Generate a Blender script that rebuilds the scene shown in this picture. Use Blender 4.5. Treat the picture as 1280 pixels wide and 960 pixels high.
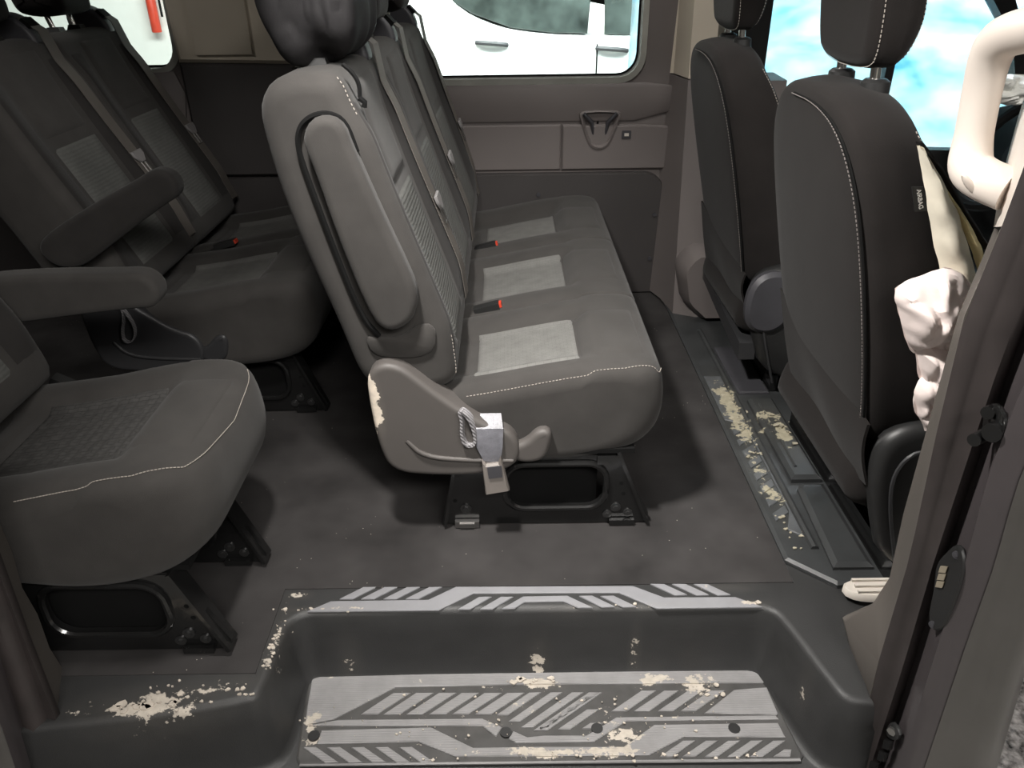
import bpy, bmesh, math, random
from math import sin, cos, pi, radians, sqrt
from mathutils import Vector, Matrix, noise
from mathutils.geometry import tessellate_polygon
random.seed(4)
S = bpy.context.scene
C = S.collection
for o in list(bpy.data.objects): bpy.data.objects.remove(o)

# ---------------------------------------------------------------- camera
FPX, CAMH, PITCH, ROLL = 960.0, 1.2, radians(28.7), radians(-0.8)
CO = Vector((0, 0, CAMH))
FW = Vector((0, cos(PITCH), -sin(PITCH)))
_r = Vector((1, 0, 0)); _u = _r.cross(FW)
RT = _r*cos(ROLL) + _u*sin(ROLL); UP = _u*cos(ROLL) - _r*sin(ROLL)
cd = bpy.data.cameras.new('camera'); cam = bpy.data.objects.new('camera', cd); C.objects.link(cam)
cd.sensor_width = 36; cd.lens = 36*FPX/1280; cd.clip_start = .02
M = Matrix((RT, UP, -FW)).transposed().to_4x4(); M.translation = CO
cam.matrix_world = M; S.camera = cam

def at(px, py, ax, v):
    """real point on the plane ax = v that the photograph shows at px, py"""
    d = FW*FPX + RT*(px-640) - UP*(py-480)
    i = 'xyz'.index(ax)
    return CO + d*((v-CO[i])/d[i])
def atl(pts, ax, v): return [at(a, b, ax, v) for a, b in pts]

# ---------------------------------------------------------------- light
S.view_settings.view_transform = 'Standard'; S.view_settings.look = 'None'
S.view_settings.exposure = 0.0; S.view_settings.gamma = 1.0; S.view_settings.use_curve_mapping = False
W = bpy.data.worlds.new('workshop_air'); S.world = W; W.use_nodes = True
W.node_tree.nodes['Background'].inputs[0].default_value = (1.0, .96, .90, 1)
W.node_tree.nodes['Background'].inputs[1].default_value = 0.085
def area(name, loc, aim, sx, sy, power, col=(1, .965, .92)):
    l = bpy.data.lights.new(name, 'AREA'); l.shape = 'RECTANGLE'; l.size = sx; l.size_y = sy
    l.energy = power; l.color = col
    o = bpy.data.objects.new(name, l); C.objects.link(o); o.location = loc
    o.rotation_euler = (Vector(aim)-Vector(loc)).to_track_quat('-Z', 'Y').to_euler()
    return o
area('workshop_lamp_near', (0.9, -2.0, 3.3), (0.2, 2.0, 0.4), 2.0, .6, 125)
area('workshop_lamp_near_2', (2.6, -1.6, 3.0), (1.0, .8, 0.2), 1.6, .5, 45)
area('workshop_lamp_far', (-1.0, 5.2, 3.6), (-1.0, 8.0, 0.0), 6.0, 1.0, 900)
area('workshop_lamp_far_2', (2.2, 4.6, 3.4), (1.2, 3.0, .6), 2.0, .8, 420, (.9, .96, 1))
area('dome_lamp_door', (-0.30, 1.05, 1.72), (0.35, 1.45, 0.2), .16, .08, 16).data.spread = radians(95)
area('dome_lamp_front', (0.30, 2.25, 1.72), (0.20, 2.5, 0), .22, .12, 3.6).data.spread = radians(140)
area('dome_lamp_rear', (-1.75, 2.1, 1.72), (-1.6, 2.2, 0), .22, .12, 3.0)

# ---------------------------------------------------------------- materials
def L(n, t, x): return n.nodes.new(t)
def mat(name, col, rough=.6, metal=0., var=.15, vscale=8., bump=0., bscale=400., coat=0., spec=.5,
        dirt=None, dirtcol=(.50, .45, .385), pattern=None, specks=0., sheen=0.):
    m = bpy.data.materials.new(name); m.use_nodes = True; t = m.node_tree; N = t.nodes; K = t.links
    p = N['Principled BSDF']
    p.inputs['Roughness'].default_value = rough; p.inputs['Metallic'].default_value = metal
    p.inputs['Coat Weight'].default_value = coat; p.inputs['Specular IOR Level'].default_value = spec
    p.inputs['Coat Roughness'].default_value = .08
    if sheen: p.inputs['Sheen Weight'].default_value = sheen; p.inputs['Sheen Roughness'].default_value = .5
    g = N.new('ShaderNodeNewGeometry'); pos = g.outputs['Position']
    def nz(scale, detail=3., rgh=.55, vec=pos):
        n = N.new('ShaderNodeTexNoise'); n.inputs['Scale'].default_value = scale
        n.inputs['Detail'].default_value = detail; n.inputs['Roughness'].default_value = rgh
        K.new(vec, n.inputs['Vector']); return n.outputs['Fac']
    def mth(op, a, b=None, c=None, clamp=False):
        n = N.new('ShaderNodeMath'); n.operation = op; n.use_clamp = clamp
        for i, v in enumerate((a, b, c)):
            if v is None: continue
            if isinstance(v, (int, float)): n.inputs[i].default_value = v
            else: K.new(v, n.inputs[i])
        return n.outputs[0]
    def mix(f, a, b):
        n = N.new('ShaderNodeMix'); n.data_type = 'RGBA'
        if isinstance(f, (int, float)): n.inputs[0].default_value = f
        else: K.new(f, n.inputs[0])
        for i, v in ((6, a), (7, b)):
            if isinstance(v, tuple): n.inputs[i].default_value = (*v, 1)
            else: K.new(v, n.inputs[i])
        return n.outputs[2]
    lo = tuple(max(0, c*(1-var)) for c in col); hi = tuple(min(1, c*(1+var)) for c in col)
    f = mth('MULTIPLY_ADD', nz(vscale), 2.2, -.6, True)
    c = mix(f, lo, hi)
    hgt = None
    if bump: hgt = nz(bscale, 2.)
    if pattern:
        kind, sc, amt, c2 = pattern
        if kind == 'weave':            # small offset dashes woven into the cloth
            b = N.new('ShaderNodeTexBrick'); b.offset = .5; b.inputs['Scale'].default_value = sc
            b.inputs['Mortar Size'].default_value = .012; b.inputs['Mortar Smooth'].default_value = .6
            mp = N.new('ShaderNodeMapping'); K.new(pos, mp.inputs[0]); mp.inputs['Rotation'].default_value = (radians(90) if False else 0, 0, 0)
            K.new(mp.outputs[0], b.inputs['Vector']); f2 = b.outputs['Fac']
            c = mix(mth('MULTIPLY', f2, amt), c, c2); hgt = f2
        elif kind == 'ribs':           # fine wavy ribs across the cloth
            w = N.new('ShaderNodeTexWave'); w.wave_type = 'BANDS'; w.bands_direction = 'Z'
            w.inputs['Scale'].default_value = sc; w.inputs['Distortion'].default_value = 2.5; w.inputs['Detail Scale'].default_value = 3
            K.new(pos, w.inputs['Vector']); f2 = w.outputs['Fac']
            c = mix(mth('MULTIPLY', f2, amt), c, c2); hgt = f2
        elif kind == 'grooves':        # fine moulded grooves along x
            w = N.new('ShaderNodeTexWave'); w.wave_type = 'BANDS'; w.bands_direction = 'Y'
            w.inputs['Scale'].default_value = sc
            K.new(pos, w.inputs['Vector']); f2 = w.outputs['Fac']
            c = mix(mth('MULTIPLY', f2, amt), c, c2); hgt = f2
        elif kind == 'stripes':        # webbing ribs
            w = N.new('ShaderNodeTexWave'); w.wave_type = 'BANDS'; w.bands_direction = 'DIAGONAL'
            w.inputs['Scale'].default_value = sc
            K.new(pos, w.inputs['Vector']); f2 = w.outputs['Fac']
            c = mix(mth('MULTIPLY', f2, amt), c, c2); hgt = f2
    if specks:
        v = N.new('ShaderNodeTexVoronoi'); v.inputs['Scale'].default_value = 70; K.new(pos, v.inputs['Vector'])
        s1 = mth('LESS_THAN', v.outputs['Distance'], .075)
        s2 = mth('GREATER_THAN', nz(9., 2.), 1-specks)
        c = mix(mth('MULTIPLY', s1, s2), c, (.42, .38, .33))
    if dirt:
        mask = None
        for (x, y, z, rx, ry, wgt) in dirt:
            mp = N.new('ShaderNodeMapping'); mp.vector_type = 'POINT'
            mp.inputs['Location'].default_value = (-x/rx, -y/ry, -z/.12); mp.inputs['Scale'].default_value = (1/rx, 1/ry, 1/.12)
            K.new(pos, mp.inputs[0])
            ln = N.new('ShaderNodeVectorMath'); ln.operation = 'LENGTH'; K.new(mp.outputs[0], ln.inputs[0])
            q = mth('MULTIPLY', mth('SUBTRACT', 1., ln.outputs['Value'], clamp=True), wgt)
            mask = q if mask is None else mth('MAXIMUM', mask, q)
        mask = mth('MINIMUM', mask, .30)
        sq = N.new('ShaderNodeMapping'); sq.inputs['Scale'].default_value = (.75, 1.25, 1); K.new(pos, sq.inputs[0])
        big = nz(17., 9., .66, sq.outputs[0]); fine = nz(90., 4., .6)
        n2 = mth('ADD', mth('MULTIPLY', big, .72), mth('MULTIPLY', fine, .28))
        d = mth('MULTIPLY', mth('SUBTRACT', mth('ADD', n2, mask), .70), 45., clamp=True)
        haze = mth('MULTIPLY', mth('MULTIPLY', mask, nz(30., 5.)), 0.8, clamp=True)
        c = mix(haze, c, tuple(.45*k for k in dirtcol))
        c = mix(d, c, mix(nz(60., 3.), tuple(.6*k for k in dirtcol), tuple(1.25*k for k in dirtcol)))
        rr = mth('MULTIPLY_ADD', d, .9-rough, rough); K.new(rr, p.inputs['Roughness'])
    K.new(c, p.inputs['Base Color'])
    if hgt is not None and bump:
        b = N.new('ShaderNodeBump'); b.inputs['Strength'].default_value = bump; b.inputs['Distance'].default_value = .002
        K.new(hgt, b.inputs['Height']); K.new(b.outputs[0], p.inputs['Normal'])
    return m
def glass(name, tint=(.86, .93, .92), refl=.12):
    m = bpy.data.materials.new(name); m.use_nodes = True; t = m.node_tree; N = t.nodes; K = t.links
    out = N['Material Output']; N.remove(N['Principled BSDF'])
    tr = N.new('ShaderNodeBsdfTransparent'); tr.inputs[0].default_value = (*tint, 1)
    gl = N.new('ShaderNodeBsdfGlossy'); gl.inputs['Roughness'].default_value = .02
    fr = N.new('ShaderNodeFresnel'); fr.inputs[0].default_value = 1.45
    mx = N.new('ShaderNodeMixShader'); K.new(fr.outputs[0], mx.inputs[0]); K.new(tr.outputs[0], mx.inputs[1]); K.new(gl.outputs[0], mx.inputs[2])
    K.new(mx.outputs[0], out.inputs[0]); return m
def film(name):
    m = bpy.data.materials.new(name); m.use_nodes = True; t = m.node_tree; N = t.nodes; K = t.links
    p = N['Principled BSDF']; out = N['Material Output']
    g = N.new('ShaderNodeNewGeometry')
    mp = N.new('ShaderNodeMapping'); mp.inputs['Rotation'].default_value = (0, .5, 0); mp.inputs['Scale'].default_value = (1.6, 1, 3.4); K.new(g.outputs['Position'], mp.inputs[0])
    n = N.new('ShaderNodeTexNoise'); n.inputs['Scale'].default_value = 2.2; n.inputs['Detail'].default_value = 4; n.inputs['Distortion'].default_value = .3
    K.new(mp.outputs[0], n.inputs['Vector'])
    r = N.new('ShaderNodeValToRGB'); e = r.color_ramp.elements
    e[0].position = .26; e[0].color = (.16, .56, .84, 1); e[1].position = .60; e[1].color = (.90, .96, .98, 1)
    q = e.new(.42); q.color = (.60, .84, .95, 1)
    K.new(n.outputs['Fac'], r.inputs[0]); K.new(r.outputs[0], p.inputs['Base Color'])
    p.inputs['Roughness'].default_value = .25
    tl = N.new('ShaderNodeBsdfTranslucent'); K.new(r.outputs[0], tl.inputs[0])
    mx = N.new('ShaderNodeMixShader'); mx.inputs[0].default_value = .75
    K.new(p.outputs[0], mx.inputs[1]); K.new(tl.outputs[0], mx.inputs[2]); K.new(mx.outputs[0], out.inputs[0])
    return m

DIRT_WELL = [(-.36, 1.185, -.18, .12, .03, .26), (.06, 1.15, -.18, .10, .035, .30), (.40, 1.13, -.18, .09, .08, .30), (-.42, 1.04, -.18, .06, .10, .20), (.10, .985, -.18, .40, .025, .30), (.22, 1.03, -.18, .07, .05, .26), (-.05, 1.06, -.18, .08, .04, .26), (.30, 1.16, -.18, .08, .03, .24), (-.25, 1.12, -.18, .10, .06, .19), (.0, 1.08, -.18, .9, .25, .13)]
DIRT_TOP = [(-.68, .968, 0, .19, .06, .30), (-.60, 1.0, 0, .10, .045, .22), (-.54, 1.02, 0, .12, .04, .19), (-.49, 1.12, 0, .035, .20, .20), (-.40, 1.207, 0, .20, .014, .24), (.12, 1.205, 0, .10, .010, .22), (.30, 1.205, 0, .16, .010, .22), (.50, 1.208, 0, .06, .014, .26), (.47, 1.255, 0, .10, .02, .22), (-.47, 1.25, 0, .04, .02, .26)]
DIRT_RISER = [(-.36, 1.18, -.14, .035, .05, .17), (.05, 1.18, -.15, .035, .05, .2), (.26, 1.18, -.13, .02, .05, .22), (.58, 1.05, -.10, .02, .03, .2)]
DIRT_CAB = [(.66, 2.0, .01, .06, .32, .36), (.65, 1.65, .01, .05, .28, .24), (.76, 1.85, .03, .05, .22, .32), (.74, 1.9, .01, .05, .2, .25)]

FAB = mat('seat_cloth', (.046, .043, .0405), .88, var=.12, vscale=14, bump=.25, bscale=900, spec=.2, sheen=.08)
FABD = mat('dark_seat_cloth', (.027, .025, .024), .88, var=.12, vscale=14, bump=.25, bscale=900, spec=.2, sheen=.08)
FABF = mat('front_seat_cloth', (.0145, .0125, .0118), .9, var=.12, vscale=14, bump=.25, bscale=900, spec=.15, sheen=.05)
INS = mat('woven_insert_cloth', (.140, .138, .131), .85, var=.12, vscale=30, bump=.5, spec=.25, pattern=('weave', 28., .55, (.06, .06, .058)))
INSR = mat('ribbed_insert_cloth', (.115, .116, .110), .85, var=.10, vscale=30, bump=.3, spec=.25, pattern=('ribs', 34., .35, (.080, .081, .078)))
QUILT = mat('quilted_insert_cloth', (.062, .060, .058), .85, var=.15, vscale=40, bump=.8, spec=.25, pattern=('weave', 22., .7, (.022, .021, .021)))
COVER = mat('black_bag_cloth', (.016, .015, .016), .8, var=.2, vscale=20, bump=.2, bscale=500, spec=.3)
THREAD = mat('pale_thread', (.40, .36, .32), .8)
PIPE = mat('dark_piping', (.008, .008, .008), .95, spec=.1)
PLG = mat('grey_brown_seat_plastic', (.086, .078, .073), .55, var=.06, bump=.1, bscale=700, dirt=[(-.318, 1.44, .40, .03, .06, .5), (-.30, 1.44, .35, .03, .05, .45)], dirtcol=(.75, .66, .55))
PLB = mat('black_plastic', (.018, .018, .018), .45, bump=.1, bscale=700)
PLK = mat('charcoal_plastic', (.034, .034, .036), .42, var=.1, bump=.15, bscale=600)
PLS = mat('slate_grey_plastic', (.052, .051, .057), .5)
GLOSS = mat('gloss_black_steel', (.010, .010, .010), .22, var=.2, coat=.6)
BOLT = mat('black_zinc_bolt', (.10, .10, .10), .3, .8)
CHROME = mat('chrome', (.82, .80, .76), .16, 1., var=.03)
TONG = mat('grey_tongue_plastic', (.24, .23, .23), .45)
STEEL = mat('dull_steel', (.42, .41, .40), .38, 1., var=.1)
RED = mat('red_plastic', (.62, .06, .03), .45)
WEB = mat('belt_webbing', (.125, .112, .10), .6, var=.1, bump=.4, pattern=('stripes', 120., .3, (.06, .056, .052)))
WEBP = mat('pale_webbing', (.32, .31, .32), .5, var=.08, bump=.5, pattern=('stripes', 70., .7, (.13, .125, .13)))
WEBG = mat('shiny_grey_webbing', (.17, .17, .19), .38, var=.25, vscale=40, bump=.3)
BUCK = mat('taupe_buckle_plastic', (.19, .17, .155), .5)
TRIM = mat('brown_grey_wall_plastic', (.165, .145, .139), .55, var=.05, vscale=3, bump=.12, bscale=700)
TRIMD = mat('dark_wall_panel', (.052, .047, .046), .6, var=.08, vscale=4, bump=.12, bscale=700)
TRIMN = mat('taupe_pillar_plastic', (.105, .094, .084), .55, var=.05, vscale=3, bump=.12, bscale=700)
BEIGE = mat('beige_pillar_cover', (.62, .55, .45), .7, var=.04, vscale=3, bump=.1, bscale=700)
CREAM = mat('cream_handle_plastic', (.78, .70, .63), .5, var=.03, vscale=4)
SILL = mat('pale_window_seal', (.45, .45, .41), .55)
CARPET = mat('dark_carpet', (.043, .0405, .040), .95, var=.35, vscale=5, bump=.5, bscale=900, spec=.1, specks=.42)
STEP = mat('step_plastic', (.030, .030, .030), .5, var=.15, vscale=9, bump=.25, bscale=450, dirt=DIRT_TOP+DIRT_RISER)
TREADB = mat('tread_mat_rubber', (.050, .049, .048), .6, var=.25, vscale=25, dirt=DIRT_WELL)
TREAD = mat('grey_tread_rubber', (.24, .235, .235), .55, var=.12, vscale=25, bump=.4, pattern=('grooves', 90., .25, (.17, .17, .175)), dirt=DIRT_WELL)
TREADT = mat('grey_step_bar_rubber', (.24, .24, .252), .5, var=.06, vscale=25, dirt=[d for d in DIRT_TOP if d[1] > 1.15])
CAB = mat('cab_floor_plastic', (.040, .042, .043), .42, var=.2, vscale=12, bump=.2, bscale=500, dirt=DIRT_CAB, dirtcol=(.38, .345, .25))
CABB = mat('cab_tread_rubber', (.085, .09, .095), .5, var=.2, vscale=25, dirt=DIRT_CAB, dirtcol=(.38, .345, .25))
SEAL = mat('door_seal_rubber', (.040, .033, .032), .5, var=.2, vscale=12)
JAMB = mat('jamb_paint', (.060, .052, .054), .42, var=.1, coat=.15)
PAINT = mat('dark_grey_car_paint', (.10, .094, .088), .32, metal=.35, var=.1, coat=.5)
WHITE = mat('white_car_paint', (.86, .86, .85), .3, var=.02, coat=.4)
WALLW = mat('white_painted_wall', (.85, .85, .82), .8, var=.03)
CONC = mat('concrete', (.36, .35, .33), .8, var=.3, vscale=4, bump=.2, bscale=60, specks=.6)
GRAVEL = mat('wet_mottled_ground', (.28, .26, .25), .4, var=.95, vscale=55, bump=.6, bscale=60, specks=.75)
DARKGLASS = mat('dark_car_glass', (.06, .075, .07), .3, var=.8, vscale=3, spec=.2)
GLASS = glass('clear_glass'); FILM = film('blue_plastic_film')
HEAD = mat('headliner', (.36, .34, .31), .9)
AIRBAG = mat('pink_white_airbag_nylon', (.92, .80, .76), .7, var=.06, vscale=12, bump=.15, bscale=300)
FOAM = mat('torn_cream_lining', (.88, .82, .68), .8, var=.12, vscale=16)
FOAMY = mat('yellowed_lining', (.78, .66, .36), .8, var=.12, vscale=16)
SILVER = mat('crumpled_silver_film', (.62, .62, .58), .45, .1, var=.15)
VENT = mat('pale_vent_plastic', (.62, .57, .51), .55, var=.06)
BLACK = mat('black_rubber', (.006, .006, .006), .8, spec=.15)
TEXT = mat('white_print', (.75, .73, .70), .7)
GOLD = mat('brass_contacts', (.46, .40, .30), .4, .5)

# ---------------------------------------------------------------- helpers
def wloc(o):
    v = Vector()
    while o: v += o.location; o = o.parent
    return v
def obj(name, verts, faces, m, parent=None, smooth=True, loc=None):
    me = bpy.data.meshes.new(name)
    base = wloc(parent) if parent else Vector()
    org = Vector(loc) if loc is not None else Vector()
    me.from_pydata([tuple(Vector(v)-base-org) for v in verts], [], faces)
    bm = bmesh.new(); bm.from_mesh(me); bmesh.ops.recalc_face_normals(bm, faces=bm.faces[:])
    bm.to_mesh(me); bm.free()
    me.materials.append(m)
    if smooth:
        me.polygons.foreach_set('use_smooth', [True]*len(me.polygons))
        if smooth != 'all': me.set_sharp_from_angle(angle=radians(smooth if isinstance(smooth, (int, float)) and smooth > 1 else 42))
    o = bpy.data.objects.new(name, me); C.objects.link(o); o.location = org
    if parent: o.parent = parent
    return o
def tag(o, label=None, cat=None, group=None, kind=None):
    for k, v in (('label', label), ('category', cat), ('group', group), ('kind', kind)):
        if v: o[k] = v
    return o
def thing(name, label, cat, loc=(0, 0, 0), group=None):
    o = bpy.data.objects.new(name, None); C.objects.link(o); o.location = loc; o.empty_display_size = .05
    return tag(o, label, cat, group)
def dup(root, loc, label):
    r = root.copy(); C.objects.link(r); r.location = loc; r['label'] = label
    for ch in list(root.children):
        c = ch.copy(); C.objects.link(c); c.parent = r
        for g in ch.children:
            d = g.copy(); C.objects.link(d); d.parent = c
    return r
class G:
    """verts + faces of one mesh"""
    def __init__(s): s.v = []; s.f = []
    def add(s, v, f):
        b = len(s.v); s.v += [Vector(p) for p in v]; s.f += [tuple(i+b for i in q) for q in f]; return s
    def box(s, c, d, rot=None, taper=1.):
        q = []
        for z in (-1, 1):
            k = taper if z > 0 else 1.
            for x, y in ((-1, -1), (1, -1), (1, 1), (-1, 1)):
                p = Vector((x*d[0]/2*k, y*d[1]/2*k, z*d[2]/2))
                if rot: p = rot @ p
                q.append(Vector(c)+p)
        return s.add(q, [(3, 2, 1, 0), (4, 5, 6, 7), (0, 1, 5, 4), (1, 2, 6, 5), (2, 3, 7, 6), (3, 0, 4, 7)])
    def tube(s, path, r, n=10, closed=False, flat=1.):
        P = [Vector(p) for p in path]; m = len(P); v = []; f = []
        up = None
        for i in range(m):
            a = P[i-1] if (i or closed) else P[i]; b = P[(i+1) % m] if (i < m-1 or closed) else P[i]
            t = (b-a).normalized()
            if up is None: up = t.orthogonal().normalized()
            up = (up - t*up.dot(t)).normalized(); w = t.cross(up)
            rr = r[i] if isinstance(r, (list, tuple)) else r
            for k in range(n):
                a_ = 2*pi*k/n; v.append(P[i]+up*cos(a_)*rr+w*sin(a_)*rr*flat)
        for i in range(m if closed else m-1):
            for k in range(n):
                f.append((i*n+k, i*n+(k+1) % n, ((i+1) % m)*n+(k+1) % n, ((i+1) % m)*n+k))
        if not closed: f += [tuple(range(n))[::-1], tuple((m-1)*n+k for k in range(n))]
        return s.add(v, f)
    def cyl(s, a, b, r, n=14, r2=None): return s.tube([a, b], [r, r if r2 is None else r2], n)
    def prism(s, poly, d):
        """poly: 3-D points of a flat polygon; d: vector"""
        d = Vector(d); n = len(poly)
        return s.add([Vector(p) for p in poly]+[Vector(p)+d for p in poly],
                     [tuple(range(n))[::-1], tuple(range(n, 2*n))]+[(i, (i+1) % n, (i+1) % n+n, i+n) for i in range(n)])
    def bprism(s, poly, d, b):
        """flat polygon raised by d with its far edge bevelled inward by b"""
        d = Vector(d); n = len(poly); P = [Vector(p) for p in poly]; c = sum(P, Vector())/n
        nn = d.normalized(); Q = []
        area2 = sum(((P[i]).cross(P[(i+1) % n])).dot(nn) for i in range(n))
        sg = 1 if area2 > 0 else -1
        for i in range(n):
            e1 = (P[i]-P[i-1]).normalized(); e2 = (P[(i+1) % n]-P[i]).normalized()
            n1 = nn.cross(e1)*sg; n2 = nn.cross(e2)*sg; q = (n1+n2)
            q = q/max(.35, (1+n1.dot(n2))); Q.append(q)
        A = [P[i]+d*.6 for i in range(n)]; B = [P[i]+Q[i]*b+d for i in range(n)]
        v = P+A+B; f = [tuple(range(n))[::-1], tuple(range(2*n, 3*n))]
        for k in (0, 1):
            for i in range(n): f.append((k*n+i, k*n+(i+1) % n, (k+1)*n+(i+1) % n, (k+1)*n+i))
        return s.add(v, f)
    def ribbon(s, path, width, t=.0015):
        """belt: path points, width vector(s) across"""
        P = [Vector(p) for p in path]; m = len(P); v = []; f = []
        for i in range(m):
            w = Vector(width[i] if isinstance(width, list) else width)/2
            tg = (P[min(i+1, m-1)]-P[max(i-1, 0)]).normalized(); nn = tg.cross(w).normalized()*t
            v += [P[i]-w-nn, P[i]+w-nn, P[i]+w+nn, P[i]-w+nn]
        for i in range(m-1):
            for k in range(4): f.append((i*4+k, i*4+(k+1) % 4, i*4+4+(k+1) % 4, i*4+4+k))
        f += [(3, 2, 1, 0), tuple((m-1)*4+k for k in range(4))]
        return s.add(v, f)
    def build(s, name, m, parent=None, smooth=True): return obj(name, s.v, s.f, m, parent, smooth)

def chaikin(p, it=2, closed=True):
    p = [Vector(q) for q in p]
    for _ in range(it):
        o = []; n = len(p)
        for i in range(n if closed else n-1):
            a, b = p[i], p[(i+1) % n]; o += [a*.75+b*.25, a*.25+b*.75]
        if not closed: o = [p[0]]+o+[p[-1]]
        p = o
    return p
def resample(p, n, closed=True):
    q = p+[p[0]] if closed else p
    d = [0]
    for i in range(len(q)-1): d.append(d[-1]+(q[i+1]-q[i]).length)
    out = []; j = 0; m = n if closed else n-1
    for k in range(n):
        t = d[-1]*k/m
        while j < len(q)-2 and d[j+1] < t: j += 1
        s_ = (t-d[j])/max(1e-9, d[j+1]-d[j]); out.append(q[j].lerp(q[j+1], min(1, s_)))
    return out
def sst(a, b, x):
    t = max(0., min(1., (x-a)/(b-a))); return t*t*(3-2*t)

class Pad:
    """upholstered body: a closed profile (a,b) swept along c with quarter-round ends.
    fmap(a,b,c) gives the world point; disp(a,b,t) swells it along the profile normal."""
    def __init__(s, prof, c0, c1, r, fmap, disp=None, n=72, nmid=14, it=2, crown=.0, caps=1):
        p = resample(chaikin([Vector((a, b, 0)) for a, b in prof], it), n)
        if sum(p[i].x*p[(i+1) % n].y-p[(i+1) % n].x*p[i].y for i in range(n)) < 0: p.reverse()
        s.p = p; s.n = n; s.c0, s.c1, s.r = c0, c1, max(r) if isinstance(r, tuple) else r; s.fmap = fmap; s.disp = disp; s.caps = caps; s.ra, s.rb = (r if isinstance(r, tuple) else (r, r)); r = max(s.ra, s.rb)
        s.nor = []
        for i in range(n):
            t = (p[(i+1) % n]-p[i-1]).normalized(); s.nor.append(Vector((t.y, -t.x, 0)))
        s.vs = []
        w = c1-c0
        for k in range(6): s.vs.append(r*(1-cos(pi/2*k/5))/w)
        a = s.vs[-1]
        for k in range(1, nmid): s.vs.append(a+(1-2*a)*k/nmid)
        s.vs += [1-q for q in s.vs[5::-1]] if False else [1-q for q in reversed(s.vs[:6])]
    def surf(s, u, v, off=0.):
        n = s.n; x = (u % 1)*n; i = int(x) % n; f = x-int(x); j = (i+1) % n
        p = s.p[i].lerp(s.p[j], f); nn = s.nor[i].lerp(s.nor[j], f).normalized()
        w = s.c1-s.c0; c = s.c0+w*v
        e, r = (c-s.c0, s.ra) if c-s.c0 < s.c1-c else (s.c1-c, s.rb)
        o = 0.
        if e < r: o = -r*(1-sqrt(max(0, 1-(1-e/r)**2)))
        if s.disp: o += s.disp(p.x, p.y, v)
        q = p+nn*(o+off)
        return Vector(s.fmap(q.x, q.y, c))
    def u_at(s, a, b):
        return min(range(s.n), key=lambda i: (s.p[i].x-a)**2+(s.p[i].y-b)**2)/s.n
    def build(s, name, m, parent=None):
        v = []; f = []; n = s.n
        for t in s.vs: v += [s.surf(i/n, t) for i in range(n)]
        k = len(s.vs)
        for j in range(k-1):
            for i in range(n): f.append((j*n+i, j*n+(i+1) % n, (j+1)*n+(i+1) % n, (j+1)*n+i))
        for e, j in ((0, 0), (1, k-1)):
            b = len(v); v += [s.surf(i/n, float(e), -.004) for i in range(n)]
            for i in range(n): f.append((j*n+i, j*n+(i+1) % n, b+(i+1) % n, b+i))
            if s.caps > 1:
                q0 = [s.surf(i/n, float(e), -.004) for i in range(n)]; cc = sum(q0, Vector())/n
                pc = [s.p[i]-s.nor[i]*((s.ra, s.rb)[e]+.004) for i in range(n)]; ca = sum(pc, Vector())/n
                for k_ in range(1, s.caps):
                    t = k_/s.caps; b2 = len(v)
                    for i in range(n):
                        w_ = pc[i].lerp(ca, t); v.append(Vector(s.fmap(w_.x, w_.y, s.c0 if e == 0 else s.c1)))
                    for i in range(n): f.append((b+i, b+(i+1) % n, b2+(i+1) % n, b2+i))
                    b = b2
            f.append(tuple(b+i for i in range(n)))
        return obj(name, v, f, m, parent, 60)
    def patch(s, name, m, parent, ab0, ab1, v0, v1, off=.004, nu=26, nv=12, vfun=None, disp=None):
        u0, u1 = s.u_at(*ab0), s.u_at(*ab1)
        if u1-u0 > .5: u1 -= 1
        if u0-u1 > .5: u0 -= 1
        v = []; f = []
        for i in range(nu+1):
            for j in range(nv+1):
                e = min(i, nu-i, j, nv-j); a = i/nu; b = j/nv
                w0, w1 = (v0, v1) if vfun is None else vfun(a)
                o = (-.003, off*.7, off)[min(e, 2)] + (disp(a, b) if disp and e > 1 else 0)
                v.append(s.surf(u0+(u1-u0)*a, w0+(w1-w0)*b, o))
        for i in range(nu):
            for j in range(nv): f.append((i*(nv+1)+j, i*(nv+1)+j+1, (i+1)*(nv+1)+j+1, (i+1)*(nv+1)+j))
        return obj(name, v, f, m, parent, 'all')
    def line(s, pts, off=.001, steps=60):
        """pts: list of (a,b,v) through the surface"""
        out = []
        q = [(s.u_at(a, b), v) for a, b, v in pts]
        for (u0, v0), (u1, v1) in zip(q, q[1:]):
            if u1-u0 > .5: u1 -= 1
            if u0-u1 > .5: u1 += 1
            for k in range(steps): out.append(s.surf(u0+(u1-u0)*k/steps, v0+(v1-v0)*k/steps, off))
        return out
def stitches(path, name, parent, m=None, pitch=.0075, ln=.0045, r=.0009):
    P = [Vector(p) for p in path]; tot = sum((P[i+1]-P[i]).length for i in range(len(P)-1))
    q = resample(P, max(4, int(tot/pitch)), False); g = G()
    for i in range(len(q)-1):
        d = (q[i+1]-q[i]); 
        if d.length > 1e-6: g.tube([q[i], q[i]+d.normalized()*ln], r, 4)
    o = g.build(name, m or THREAD, parent); o['kind'] = 'stuff'; return o

# ================================================================ THE SETTING
# carpeted floor
fl = [(-2.9, 3.0, 0), (-2.9, 1.04, 0), (-.505, 1.04, 0), (-.505, 1.268, 0), (.613, 1.268, 0), (.613, 3.0, 0)]
g = G(); g.prism(fl, (0, 0, -.03)); tag(g.build('floor', CARPET, None, False), 'dark grey speckled carpet under the seats', 'floor', kind='structure')

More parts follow.
